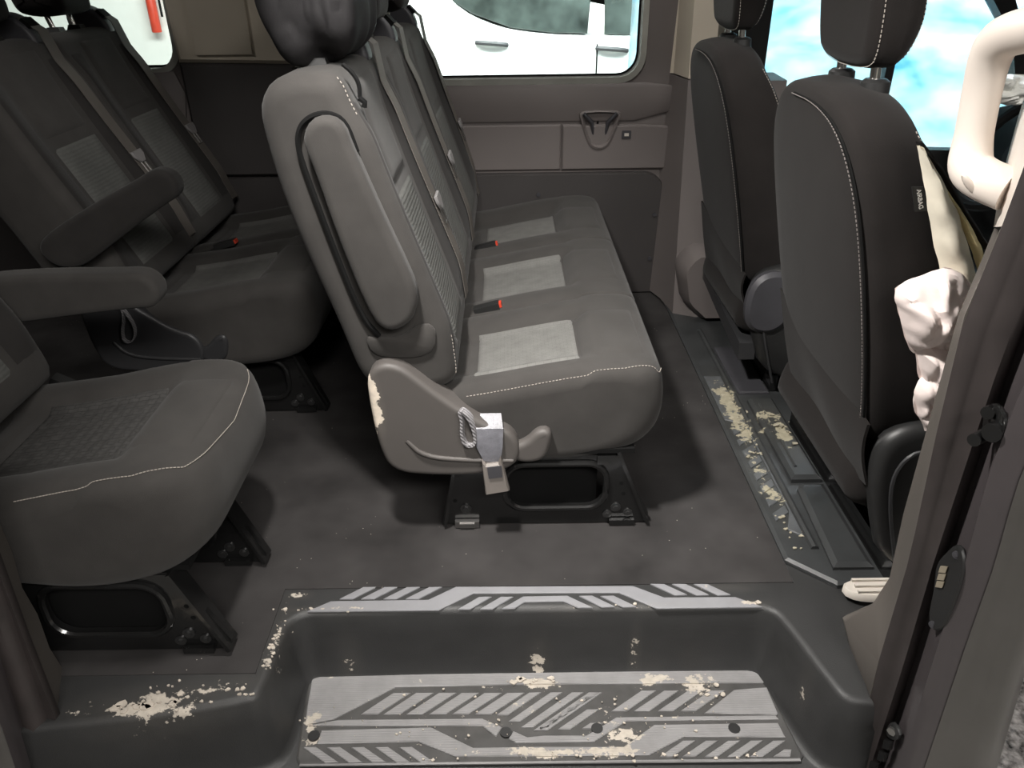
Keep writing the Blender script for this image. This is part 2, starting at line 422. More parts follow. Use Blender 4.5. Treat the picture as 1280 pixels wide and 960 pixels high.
def holed(outer, holes, y, d, name, m, parent=None):
    """flat wall in the xz plane at y, with openings; d = thickness along y"""
    loops = [outer]+holes; pts = [p for l in loops for p in l]
    tri = tessellate_polygon([[Vector((a, b, 0)) for a, b in l] for l in loops])
    n = len(pts); v = [(a, y, b) for a, b in pts]+[(a, y+d, b) for a, b in pts]
    f = [tuple(t) for t in tri]+[tuple(i+n for i in t)[::-1] for t in tri]
    k = 0
    for l in loops:
        c = len(l)
        for i in range(c): f.append((k+i, k+(i+1) % c, k+(i+1) % c+n, k+i+n))
        k += c
    return obj(name, v, f, m, parent, 35)
def rrect(x0, x1, z0, z1, r, n=7):
    o = []
    for cx, cz, a0 in ((x1-r, z1-r, 0), (x0+r, z1-r, 90), (x0+r, z0+r, 180), (x1-r, z0+r, 270)):
        for k in range(n):
            a = radians(a0+90*k/(n-1)); o.append((cx+r*cos(a), cz+r*sin(a)))
    return o
WY = 2.98
win1 = rrect(-.74, .475, .835, 1.55, .075); win2 = rrect(-2.2, -1.185, .885, 1.55, .075)
wall = holed([(-2.9, -.05), (.72, -.05), (.72, 1.75), (-2.9, 1.75)], [win1, win2], WY, .05, 'wall_far', TRIM)
tag(wall, 'brown grey plastic side wall of the van under the windows', 'wall', kind='structure')
# lower dark panel with rounded top corner
lp = [(-2.9, 0.001), (.60, 0.001)]
for k in range(9):
    a = radians(90*k/8); lp.append((.515+.085*cos(a), .41+.085*sin(a)))
lp += [(-2.9, .495)]
g = G(); g.bprism([(a, WY-.001, b) for a, b in lp], (0, -.022, 0), .006); g.build('lower_panel', TRIMD, wall)
# mid panel bulges in, with a groove line and a joint
g = G(); g.bprism([(a, WY-.001, b) for a, b in ((-.75, .505), (.196, .505), (.196, .672), (-.75, .672))], (0, -.012, 0), .005)
g.build('mid_panel', TRIM, wall)
g = G(); g.bprism([(a, WY-.001, b) for a, b in ((.200, .505), (.60, .505), (.62, .56), (.62, .66), (.50, .668), (.200, .672))], (0, -.016, 0), .006)
g.build('mid_panel', TRIM, wall)
g = G(); g.bprism([(a, WY-.001, b) for a, b in ((-.75, .682), (.47, .682), (.62, .72), (.63, .80), (.50, .815), (-.75, .815))], (0, -.010, 0), .006)
g.build('upper_panel', TRIM, wall)
# moulded belt hook bowl
hk = at(750, 160, 'y', WY-.03)
g = G(); rim = []
prof = [(-.075, .062), (.075, .062), (.078, .04), (.045, -.055), (.022, -.082), (-.022, -.082), (-.045, -.055), (-.078, .04)]
P = resample(chaikin([Vector((a, 0, b)) for a, b in prof], 2), 40)
v = []; f = []
for sc, dy in ((1.0, .02), (.98, -.006), (.88, -.010), (.80, -.002), (.66, .026)):
    for p in P: v.append(Vector((hk.x+p.x*sc, WY-.016+dy, hk.z+p.z*sc+.008*(1-sc))))
for j in range(4):
    for i in range(40): f.append((j*40+i, j*40+(i+1) % 40, (j+1)*40+(i+1) % 40, (j+1)*40+i))
f.append(tuple(160+i for i in range(40)))
hb = obj('hook_bowl', v, f, TRIM, wall)
for s_ in (-1, 1):
    g = G(); g.tube([(hk.x+s_*.062, WY-.026, hk.z+.052), (hk.x+s_*.030, WY-.022, hk.z+.02), (hk.x+s_*.022, WY-.010, hk.z-.035)], [.007, .008, .005], 8)
    g.build('hook_ridge', STEEL if False else PLS, hb)
g = G(); g.box((hk.x-.006, WY+.004, hk.z-.01), (.008, .01, .06)); g.build('slot', BLACK, hb)
g = G(); g.box((hk.x+.001, WY-.004, hk.z-.055), (.018, .012, .014)); g.build('screw_cap', VENT, hb)
p = at(783, 168, 'y', WY-.018)
g = G(); g.box((p.x, WY-.018, p.z), (.034, .008, .028)); cl = g.build('switch_plate', PLS, wall)
g = G(); g.box((p.x, WY-.023, p.z), (.016, .006, .010)); g.build('switch', VENT, cl)
for a, b in ((818, 268), (812, 323), (673, 243)):
    p = at(a, b, 'y', WY-.024); g = G(); g.cyl(p, p+Vector((0, -.005, 0)), .008, 12); g.build('panel_clip', PLS, wall)
# windows: pale seal strips and glass
def ring(loop, t, y0, d, name, m, parent):
    n = len(loop); cx = sum(a for a, b in loop)/n; cz = sum(b for a, b in loop)/n
    inn = []
    for i in range(n):
        a = Vector(loop[i-1]); b = Vector(loop[(i+1) % n]); tg = (b-a).normalized(); nn = Vector((-tg.y, tg.x))
        inn.append((loop[i][0]+nn.x*t, loop[i][1]+nn.y*t))
    v = []
    for l, y in ((loop, y0), (loop, y0-d), (inn, y0-d*.6), (inn, y0)): v += [(a, y, b) for a, b in l]
    f = []
    for j in range(4):
        for i in range(n): f.append((j*n+i, j*n+(i+1) % n, ((j+1) % 4)*n+(i+1) % n, ((j+1) % 4)*n+i))
    return obj(name, v, f, m, parent)
for i, wl in enumerate((win1, win2)):
    g = G(); g.prism([(a, WY+.055, b) for a, b in wl], (0, .005, 0)); o = g.build('window_%d' % (i+1), GLASS, None, False)
    tag(o, ('large van side window over the middle seat row, white car behind it', 'rear side window of the van behind the rear seats')[i], 'window', kind='structure')
    ring(wl, -.022, WY+.004, .022, 'window_seal', SILL, o); ring(wl, .006, WY+.05, .012, 'glass_edge', BLACK, o)
# beige pillar between the two windows, dark below
g = G(); a = [(-1.17, .905), (-.76, .895), (-.76, 1.72), (-1.2, 1.72)]
g.bprism([(x, WY-.001, z) for x, z in a], (0, -.03, 0), .012); o = g.build('trim_1', BEIGE, None)
tag(o, 'beige upper cover of the pillar between the two side windows', 'pillar cover', kind='structure')
g = G(); g.bprism([(x, WY-.033, z) for x, z in ((-1.10, .93), (-.90, .93), (-.90, 1.72), (-1.10, 1.72))], (0, -.012, 0), .01); g.build('raised_face', BEIGE, o)
g = G(); g.bprism([(x, WY-.001, z) for x, z in ((-1.17, .50), (-.76, .50), (-.76, .893), (-1.17, .903))], (0, -.028, 0), .01)
tag(g.build('trim_2', TRIMD, None), 'dark lower cover of the pillar between the two side windows', 'pillar cover', kind='structure')
g = G(); g.bprism([(x, WY-.001, z) for x, z in ((-1.45, .62), (-1.30, .60), (-1.20, .66), (-1.175, .80), (-1.20, .875), (-1.40, .865), (-1.5, .86))], (0, -.02, 0), .012)
tag(g.build('trim_3', TRIM, None), 'curved grey surround below the rear side window', 'window surround', kind='structure')
# far door pillar between side window and driver door
xs = [(.565, WY), (.60, 2.87), (.622, 2.72), (.70, 2.68), (.95, 2.68), (.97, WY+.02)]
def column(z0, z1, sh0, sh1, name, m, xs=xs):
    v = []; f = []; n = len(xs)
    for z, sh in ((z0, sh0), (z1, sh1)): v += [(x, min(WY+.02, y+sh), z) for x, y in xs]
    for i in range(n): f.append((i, (i+1) % n, (i+1) % n+n, i+n))
    f += [tuple(range(n)), tuple(range(n, 2*n))]
    return obj(name, v, f, m)
tag(column(.012, .84, .0, .10, 'trim_4', TRIM), 'brown grey lower cover of the far door pillar', 'pillar cover', kind='structure')
tag(column(.845, 1.72, .10, .16, 'trim_5', BEIGE, xs[:3]+[(.70, 2.68), (.735, 2.74), (.735, WY+.02)]), 'beige upper cover of the far door pillar behind the driver seat', 'pillar cover', kind='structure')
g = G(); g.bprism(resample(chaikin([Vector((a, 2.75, b)) for a, b in ((.655, .013), (.90, .013), (.86, .29), (.60, .29))], 1), 24), (0, -.13, 0), .02); o = g.build('trim_6', TRIM, None)
tag(o, 'brown grey foot of the far door pillar behind the driver seat', 'pillar foot', kind='structure')
# ceiling, rear wall, near side body behind the sliding door opening, bulkhead beyond the cab
g = G(); g.box((-.3, 1.97, 1.765), (5.4, 2.1, .03)); tag(g.build('ceiling', HEAD, None, False), 'pale headliner of the van', 'ceiling', kind='structure')
for nm, lp_ in (('dome_lens', (0.30, 2.25)), ('dome_lens', (-1.75, 2.1)), ('dome_lens', (-.30, 1.05))):
    g = G(); g.box((*lp_, 1.742), (.24, .14, .012)); o = g.build(nm, VENT, bpy.data.objects['ceiling'])
g = G(); g.box((-2.92, 1.97, .87), (.04, 2.1, 1.78)); tag(g.build('wall_rear', TRIM, None, False), 'rear doors of the van', 'wall', kind='structure')
g = G(); g.box((-1.92, .94, .75), (2.0, .10, 1.95)); tag(g.build('wall_near', TRIM, None, False), 'near body side behind the door opening', 'wall', kind='structure')
# driver door beyond the far front seat
dw = [(.93, .585), (1.95, .545), (1.80, .95), (1.45, 1.35), (.93, 1.42)]
o = holed([(.722, -.05), (2.4, -.05), (2.4, .60), (2.05, .60), (1.55, 1.45), (1.5, 1.75), (.722, 1.75)], [dw], WY, .06, 'door_1', PLB)
tag(o, 'black driver door beyond the front seats', 'door', kind='structure')
g = G(); g.prism([(a, WY+.05, b) for a, b in dw], (0, .005, 0)); tag(g.build('window_3', GLASS, None, False), 'driver door window with blue plastic film outside', 'window', kind='structure')
g = G(); g.box((1.375, WY+.0, 1.0), (.03, .05, .86)); g.build('window_divider', PLB, o)

# ---------------------------------------------------------------- near jambs of the door opening
def pol(pts, y, n=22): return resample([Vector(at(a, b, 'y', y)) for a, b in pts], n, False)
def loft(rows, name, m, parent=None, ang=50):
    n = len(rows[0]); v = [p for r_ in rows for p in r_]; f = []
    for j in range(len(rows)-1):
        for i in range(n-1): f.append((j*n+i, j*n+i+1, (j+1)*n+i+1, (j+1)*n+i))
    return obj(name, v, f, m, parent, ang)
def ext(pts):          # carry an edge line on beyond the frame, up and down
    a, b = Vector(pts[0]), Vector(pts[1]); c, d = Vector(pts[-1]), Vector(pts[-2])
    return [tuple(a+(a-b).normalized()*260)]+list(pts)+[tuple(c+(c-d).normalized()*60)]
e_in = ext([(1277, 216), (1257, 271), (1234, 330), (1206, 394), (1171, 540), (1137, 697), (1098, 827), (1085, 889), (1067, 952)])
e_out = ext([(1330, 240), (1279, 374), (1253, 437), (1212, 560), (1167, 697), (1129, 827), (1094, 935)])
e_j = ext([(1330, 420), (1290, 500), (1267, 560), (1250, 602), (1225, 697), (1192, 793), (1146, 935)])
e_tl = [(1243, 285), (1229, 320), (1198, 394), (1152, 560), (1129, 643), (1112, 722), (1090, 756), (1053, 772), (1064, 820), (1083, 884)]
e_in2 = [(1253, 281), (1234, 330), (1206, 394), (1171, 540), (1137, 697), (1122, 750), (1112, 785), (1098, 827), (1088, 870), (1083, 889)]
A = [at(a, b, 'y', 1.09) for a, b in e_tl]; B = [at(a, b, 'y', .965) for a, b in e_in2]
o = loft([[p+Vector((.16, .03, 0)) for p in A], [p+Vector((.012, .008, 0)) for p in A], A, [p+Vector((.0, -.012, 0)) for p in A], B, [p+Vector((.12, 0, 0)) for p in B]], 'trim_7', TRIMN)
tag(o, 'brown grey lower cover of the near door pillar beside the white airbag', 'pillar cover', kind='structure')
g = G()
a_, b_ = pol(e_in, .965), pol(e_out, .935)
mid = [(p+q)/2 for p, q in zip(a_, b_)]
j_ = pol(e_j, .845)
o = loft([[p+Vector((.10, .02, 0)) for p in a_], a_, [p+Vector((.004, -.012, 0)) for p in a_], [p+Vector((-.002, -.002, 0)) for p in mid], [p+Vector((.004, -.004, 0)) for p in mid], [p+Vector((-.006, -.012, 0)) for p in b_], [p+Vector((.012, -.006, 0)) for p in b_], [p+Vector((.02, 0, 0)) for p in b_]], 'trim_8', SEAL, None, 80)
tag(o, 'dark ribbed rubber seal along the near door pillar', 'door seal', kind='structure')
o = loft([[p+Vector((.012, .012, 0)) for p in b_], [p+Vector((.02, -.012, 0)) for p in b_], [p+Vector((-.010, .012, 0)) for p in j_], j_, [p+Vector((.006, -.012, 0)) for p in j_], [p+Vector((.03, -.018, 0)) for p in j_]], 'wall_right', JAMB, None, 60)
tag(o, 'painted jamb of the near door pillar carrying the striker', 'door jamb', kind='structure')
k_ = pol(ext([(1420, 420), (1380, 560), (1330, 700), (1285, 830), (1245, 965)]), .80)
o = loft([[p+Vector((.012, -.016, 0)) for p in j_], [p+Vector((.03, -.022, 0)) for p in j_]]+[[p.lerp(q, t)+Vector((.02*(1-t), -.02*sin(pi*t)-.02*(1-t), 0)) for p, q in zip(j_, k_)] for t in (.25, .5, .75, 1)]+[[q+Vector((.01, .05, -.02)) for q in k_]], 'door_2', PAINT, None, 60)
tag(o, 'dark grey painted edge of the front passenger door', 'door', kind='structure')
# pale upper part of that pillar
ce = [(1330, 90), (1300, 150), (1277, 216), (1257, 271), (1252, 283)]; ci = [(1300, 90), (1277, 130), (1258, 200), (1248, 245), (1242, 284)]
A = pol(ci, 1.07, 12); B = pol(ce, .965, 12)
o = loft([[p+Vector((.14, .02, 0)) for p in A], [p+Vector((.01, .006, 0)) for p in A], A, B, [p+Vector((.12, 0, 0)) for p in B]], 'trim_9', CREAM)
tag(o, 'cream upper cover of the near door pillar behind the grab handle', 'pillar cover', kind='structure')

# left jamb of the door opening
lt = [(-40, 560), (15, 690), (28, 735), (47, 768), (62, 810), (85, 846), (79, 878), (75, 884)]
lb = [(-60, 560), (-2, 690), (14, 735), (28, 790), (42, 832), (62, 870), (72, 882), (75, 886)]
A = [at(a, b, 'y', 1.06) for a, b in lt]; B = [at(a, b, 'y', .97) for a, b in lb]
o = loft([[p+Vector((-.12, .01, 0)) for p in A], A, [p+Vector((.004, -.01, 0)) for p in A], B, [p+Vector((-.12, 0, 0)) for p in B]], 'trim_10', TRIMN)
tag(o, 'brown grey cover at the foot of the rear door pillar', 'pillar cover', kind='structure')
s0 = pol([(-60, 540), (0, 690), (40, 800), (75, 890), (98, 962), (120, 1030)], .955); s1 = pol([(-90, 540), (0, 770), (60, 960), (80, 1030)], .935)
md = [(p+q)/2 for p, q in zip(s0, s1)]
o = loft([[p+Vector((-.05, .02, 0)) for p in s0], s0, [p+Vector((-.002, -.014, 0)) for p in s0], [p+Vector((0, 0, 0)) for p in md], [p+Vector((-.002, -.008, 0)) for p in md], [p+Vector((.004, -.012, 0)) for p in s1], [p+Vector((-.02, -.006, 0)) for p in s1]], 'trim_11', SEAL, None, 80)
tag(o, 'dark ribbed rubber seal along the rear door pillar', 'door seal', kind='structure')
o1 = pol([(-120, 590), (0, 870), (30, 962), (50, 1030)], .87)
o = loft([[p+Vector((-.012, .01, 0)) for p in s1], [p+Vector((-.018, -.012, 0)) for p in s1], [p+Vector((-.002, .01, 0)) for p in o1], [p+Vector((-.006, -.012, 0)) for p in o1]], 'wall_left', JAMB, None, 60)
tag(o, 'dark painted jamb of the rear door pillar', 'door jamb', kind='structure')
o = loft([[p+Vector((-.005, -.011, 0)) for p in o1], [p+Vector((-.014, -.018, 0)) for p in o1], [p+Vector((-.6, -.02, 0)) for p in o1]], 'wall_left_outer', PAINT, None, 60)
o.name = 'trim_12'; tag(o, 'grey painted body edge at the left of the door opening', 'body panel', kind='structure')

# ---------------------------------------------------------------- entry step
step = thing('entry_step', 'moulded black plastic entry step with sunken tread, grey bars and flaking beige dirt', 'step', (0, 1.1, -.18))
rim = [(-1.0, .905), (-.83, .928), (-.66, .948), (-.50, .978), (-.478, 1.0), (-.478, 1.155), (-.462, 1.186), (-.43, 1.199), (.50, 1.199), (.535, 1.192), (.552, 1.172), (.598, .982), (.612, .962), (.64, .955), (.80, .945)]
R_ = resample(chaikin([Vector((a, b, 0)) for a, b in rim], 1, False), 190, False)
NR = len(R_); nor = []
for i in range(NR):
    t = (R_[min(i+1, NR-1)]-R_[max(i-1, 0)]).normalized(); nor.append(Vector((-t.y, t.x, 0)))   # towards the ledge
rows = []
for off, z in ((.016, -.002), (.009, -.003), (.003, -.007), (-.001, -.014), (-.006, -.06), (-.012, -.12), (-.018, -.165), (-.022, -.175), (-.030, -.181), (-.034, -.182)):
    rows.append([R_[i]+nor[i]*off+Vector((0, 0, z)) for i in range(NR)])
v = [p for r_ in rows for p in r_]; f = []
for j in range(len(rows)-1):
    for i in range(NR-1): f.append((j*NR+i, j*NR+i+1, (j+1)*NR+i+1, (j+1)*NR+i))
b = len(v)
v += [Vector((.80, 1.15, -.002)), Vector((.75, 1.25, -.002)), Vector((.70, 1.25, -.002)), Vector((.655, 1.293, -.002)), Vector((.6145, 1.333, -.002)), Vector((.6145, 1.268, -.002)), Vector((-.505, 1.268, -.002)), Vector((-.505, 1.04, -.002)), Vector((-1.0, 1.04, -.002))]
top = list(range(NR))+[b+k for k in range(9)]
for t in tessellate_polygon([[Vector((v[i].x, v[i].y, 0)) for i in top]]): f.append(tuple(top[i] for i in t))
last = [(len(rows)-1)*NR+i for i in range(NR)]
b = len(v); v += [Vector((.80, .86, -.182)), Vector((-1.0, .86, -.182))]
bot = last+[b, b+1]
for t in tessellate_polygon([[Vector((v[i].x, v[i].y, 0)) for i in bot]]): f.append(tuple(bot[i] for i in t))
obj('step_moulding', v, f, STEP, step, 75)
g = G(); g.box((-.1, .85, -.26), (2.0, .03, .15)); g.build('sill', STEP, step)
# sunken tread mat
ZW = -.175
mat_px = [(402, 840), (940, 838), (952, 845), (1003, 946), (1000, 953), (374, 957), (371, 950), (386, 850)]
g = G(); g.bprism(atl(mat_px, 'z', ZW-.006), (0, 0, .006), .004); g.build('tread_mat', TREADB, step, False)
def z2(p): return [(320+a/3.2, 660+b/3.2) for a, b in p]
def z3(p): return [(680+a/3.2, 660+b/3.2) for a, b in p]
def bar(px, z, m, h=.0035, name='tread_bar', bev=.0015):
    g = G(); g.bprism(atl(px, 'z', z), (0, 0, h), bev); g.build(name, m, step, False)
# bars along the top edge
zt = -.002
for x0 in (335, 420, 510, 598): bar(z2([(x0, 287), (x0+52, 287), (x0+147, 239), (x0+95, 239)]), zt, TREADT)
bar(z2([(205, 338), (730, 332), (870, 265)])+z3([(262-0, 262), (300, 262), (450, 325), (875, 320), (765, 279), (480, 281), (355, 235)])+z2([(800, 238), (690, 290), (300, 296)]), zt, TREADT)
for x0 in (808, 895): bar(z2([(x0, 328), (x0+50, 328), (x0+135, 278), (x0+85, 278)]), zt, TREADT)
bar([(627, 762), (643, 761.5), (656, 753.5), (704, 752.5), (722, 760.6), (741, 760.6), (709, 745.5), (654, 746.5)], zt, TREADT)
for x0 in (140, 225): bar(z3([(x0, 275), (x0+52, 273), (x0+145, 318), (x0+90, 320)]), zt, TREADT)
for x0 in (425, 512, 598): bar(z3([(x0, 227), (x0+55, 227), (x0+148, 270), (x0+98, 272)]), zt, TREADT)
# bars of the sunken mat
zw = ZW
bar(z2([(228, 592), (250, 585)])+z3([(-60, 575), (860, 570), (885, 622), (-60, 628)])+z2([(560, 640), (310, 768), (198, 790), (205, 720)]), zw, TREAD)
for k in range(6):
    x0 = 420+k*91; bar(z2([(x0, 748), (x0+66, 748), (x0+200, 662), (x0+130, 662)]), zw, TREAD)
for k, (x0, y0) in enumerate(((960, 752), (1010, 776), (1060, 800), (1110, 812))):
    w = 48; dy = y0-660; bar(z2([(x0, y0), (x0+w, y0), (x0+w+dy*1.45, 660), (x0+dy*1.45, 660)]), zw, TREAD)
bar(z3([(-35, 812), (15, 812), (233, 660), (183, 660)]), zw, TREAD)
bar(z3([(55, 808), (105, 808), (222, 728), (172, 728)]), zw, TREAD)
bar(z3([(150, 806), (200, 806), (235, 782), (185, 782)]), zw, TREAD)
for x0 in (270, 360, 455, 545): bar(z3([(x0, 735), (x0+62, 735), (x0+180, 653), (x0+120, 653)]), zw, TREAD)
bar(z3([(640, 745), (760, 650), (890, 640), (935, 745), (930, 750)]), zw, TREAD)
bar(z2([(330, 770), (905, 765), (985, 800), (960, 838), (905, 795), (210, 795)]), zw, TREAD)
bar(z2([(1030, 815), (1085, 840)])+z3([(0, 833), (170, 833), (290, 760), (925, 752), (938, 768), (330, 775), (200, 858), (0, 862)])+z2([(1040, 862), (1010, 845)]), zw, TREAD)
bar(z2([(262, 812), (700, 800), (868, 882)])+z3([(0, 878), (320, 878), (440, 790), (935, 782), (965, 840), (560, 838), (420, 912), (0, 915)])+z2([(800, 918), (650, 858), (245, 866)]), zw, TREAD)
for k in range(5):
    x0 = 188+k*96; bar(z2([(x0, 880), (x0+52, 878), (x0+142, 940), (x0+88, 942)]), zw, TREAD)
for k in range(5):
    x0 = 462+k*90; bar(z3([(x0, 918), (x0+52, 918), (x0+144, 853), (x0+94, 853)]), zw, TREAD)
bar(z3([(915, 918), (985, 918), (990, 888), (960, 888)]), zw, TREAD)
bar([(375, 955.5), (1000, 948.5), (1001, 952), (374, 958)], zw, TREAD)
for p in z2([(232, 835), (1000, 822)])+z3([(212, 806), (760, 806)]):
    c = at(*p, 'z', zw); g = G(); g.cyl(c+Vector((0, 0, -.002)), c+Vector((0, 0, .005)), .012, 16); o = g.build('mat_screw', PLB, step)
# crusts of dried filler lying thick enough to stand proud, joined
def crust(name, spots, parent, m, seed=1):
    rnd = random.Random(seed); g = G()
    for (x, y, z, rx, ry, n, sm) in spots:
        for _ in range(n):
            a = rnd.uniform(0, 2*pi); q = rnd.random()**.7
            cx, cy = x+rx*q*cos(a), y+ry*q*sin(a); r0 = sm*rnd.uniform(.3, 1.)**2
            k = 9; pts = [(cx+r0*rnd.uniform(.5, 1.25)*cos(2*pi*i/k)*1.3, cy+r0*rnd.uniform(.5, 1.25)*sin(2*pi*i/k), z) for i in range(k)]
            g.bprism(pts, (0, 0, .0025), r0*.04)
    o = g.build(name, m, parent, False); o['kind'] = 'stuff'; return o
FLAKE = mat('dried_beige_flakes', (.50, .445, .38), .9, var=.2, vscale=60, bump=.4, bscale=200)
crust('beige_flakes', [(-.70, .965, -.002, .08, .02, 14, .014), (-.62, 1.0, -.002, .10, .03, 16, .006), (-.52, 1.0, -.002, .03, .015, 10, .006), (-.39, 1.206, -.002, .13, .006, 34, .005), (-.49, 1.13, -.002, .012, .09, 22, .004), (.30, 1.207, -.002, .14, .004, 14, .005), (.49, 1.207, -.002, .04, .005, 10, .006), (.05, 1.155, -.1705, .07, .008, 10, .009), (.15, .972, -.1705, .4, .012, 40, .004), (.2, 1.06, -.1705, .25, .06, 40, .003), (-.2, 1.06, -.1705, .25, .08, 40, .003), (.43, 1.12, -.1705, .03, .03, 8, .006)], step, FLAKE, 3)

# ---------------------------------------------------------------- cab floor and its step
cab = thing('cab_step', 'dirty black plastic cab floor with tread strip between carpet and front seats', 'step', (.75, 1.9, 0))
e1 = atl([(850, 418), (868, 455), (922, 572), (970, 678), (990, 700), (1040, 738)], 'z', 0)
g = G(); P = [Vector((.612, 2.985, 0)), Vector((.612, 1.33, 0)), Vector((.655, 1.29, 0)), Vector((.70, 1.248, 0)), Vector((1.35, 1.248, 0)), Vector((1.35, 2.985, 0))]
g.bprism(P, (0, 0, .012), .008); g.build('cab_floor', CAB, cab, False)
for x, y0, y1, h in ((.69, 1.36, 2.55, .010),):
    g = G(); g.tube([(x, y0, .012), (x, y1, .012)], h, 8); g.build('floor_ridge', CAB, cab)
# tread slats on the strip
for k in range(8):
    y = 1.46+k*.055
    g = G(); g.bprism([(.632, y, .011), (.632, y+.030, .011), (.672, y+.062, .011), (.672, y+.032, .011)], (0, 0, .004), .0015); g.build('tread_slat', CABB, cab, False)
g = G(); g.bprism([(.650, 1.43, .011), (.680, 1.40, .011), (.682, 1.95, .011), (.676, 1.95, .011), (.676, 1.50, .011)], (0, 0, .004), .0015); g.build('tread_slat', CABB, cab, False)
g = G(); g.bprism([(.625, 1.93, .011), (.678, 1.90, .011), (.678, 2.2, .011), (.625, 2.2, .011)], (0, 0, .004), .002); g.build('tread_slat', CABB, cab, False)
# low moulded humps under the front seats
def hump(pts, z, h, name, m=CAB, bev=.02):
    g = G(); g.bprism(chaikin([Vector((*p, z)) for p in pts], 1), (0, 0, h), bev*.7); return g.build(name, m, cab, 60)
def plate(pts, z, h, m, name='floor_plate', bev=.006):
    g = G(); g.bprism([Vector((*p, z)) for p in pts], (0, 0, h), bev); return g.build(name, m, cab, False)
plate([(.705, 1.290), (.795, 1.290), (.795, 1.60), (.735, 1.60), (.722, 1.58)], .010, .016, CAB, 'floor_plate', .012)
plate([(.718, 1.615), (.795, 1.615), (.795, 2.03), (.718, 2.03)], .010, .022, CAB, 'floor_plate', .010)
plate([(.705, 2.08), (.80, 2.08), (.80, 2.40), (.705, 2.40)], .010, .012, PLS, 'floor_plate', .004)
g = G(); g.tube([(.742, 1.66, .0325), (.742, 1.99, .0325)], .004, 6); g.build('floor_ridge', CAB, cab)
o = crust('floor_flakes', [(.67, 2.02, .014, .03, .12, 22, .010), (.66, 1.75, .014, .025, .10, 20, .006), (.765, 1.85, .036, .03, .12, 16, .007), (.65, 1.42, .014, .03, .07, 14, .005)], cab, mat('dried_yellow_flakes', (.38, .345, .26), .9, var=.3, vscale=60), 8)
# loose vent grille
vt = thing('floor_vent', 'small pale ribbed plastic vent grille on the floor by the near door pillar', 'vent', (.76, 1.235, 0))
g = G(); g.bprism(resample(chaikin([Vector(p) for p in ((.700, 1.190, .012), (.86, 1.190, .012), (.86, 1.252, .012), (.700, 1.252, .012))], 2), 24), (0, 0, .016), .005); g.build('vent_body', VENT, vt, 50)
for k in range(3):
    g = G(); g.box((.79, 1.204+k*.017, .029), (.135, .006, .010)); g.build('slat', VENT, vt, False)

# ================================================================ PASSENGER SEATS
DX = -.889
def xz(a, b, c): return (a, c, b)
BACK = [(-.33, .40), (-.29, .385), (-.17, .37), (-.112, .40), (-.135, .50), (-.185, .65), (-.235, .80), (-.275, .93), (-.29, .99), (-.305, 1.03), (-.36, 1.035), (-.425, 1.025), (-.458, .985), (-.460, .93), (-.44, .80), (-.405, .67), (-.365, .54)]
CUSH = [(-.19, .34), (-.19, .23), (-.05, .195), (.10, .178), (.255, .200), (.325, .245), (.345, .31), (.340, .375), (.315, .405), (.26, .412), (.16, .405), (.06, .388), (-.05, .366), (-.14, .352)]
def back_disp(a, b, v):
    if a < -.06 - (b-.36)*.30 - .05: return 0.
    side = sst(.24, .44, abs(v-.5)); z_ = sst(.42, .55, b)*(1-sst(.9, 1.0, b))
    return .016*side*z_ - .004*(1-side)*z_
def cush_disp(a, b, v):
    if b < .32: return 0.
    side = sst(.22, .40, abs(v-.5)); fr = sst(.13, .21, a)*(1-sst(.30, .34, a))
    edge = 1-sst(.30, .345, a)
    return (.016*max(side, fr)-.006*(1-max(side, fr)))*edge - .012*sst(.45, .5, abs(v-.5))
def cdisp(a, b, v):
    if b < .32: return 0.
    k = abs(v-.5); side = sst(.20, .36, k)-.35*sst(.42, .5, k); fr = sst(.14, .20, a)
    return (.024*max(side, fr)-.008*(1-max(side, fr)))*(1-sst(.305, .345, a))
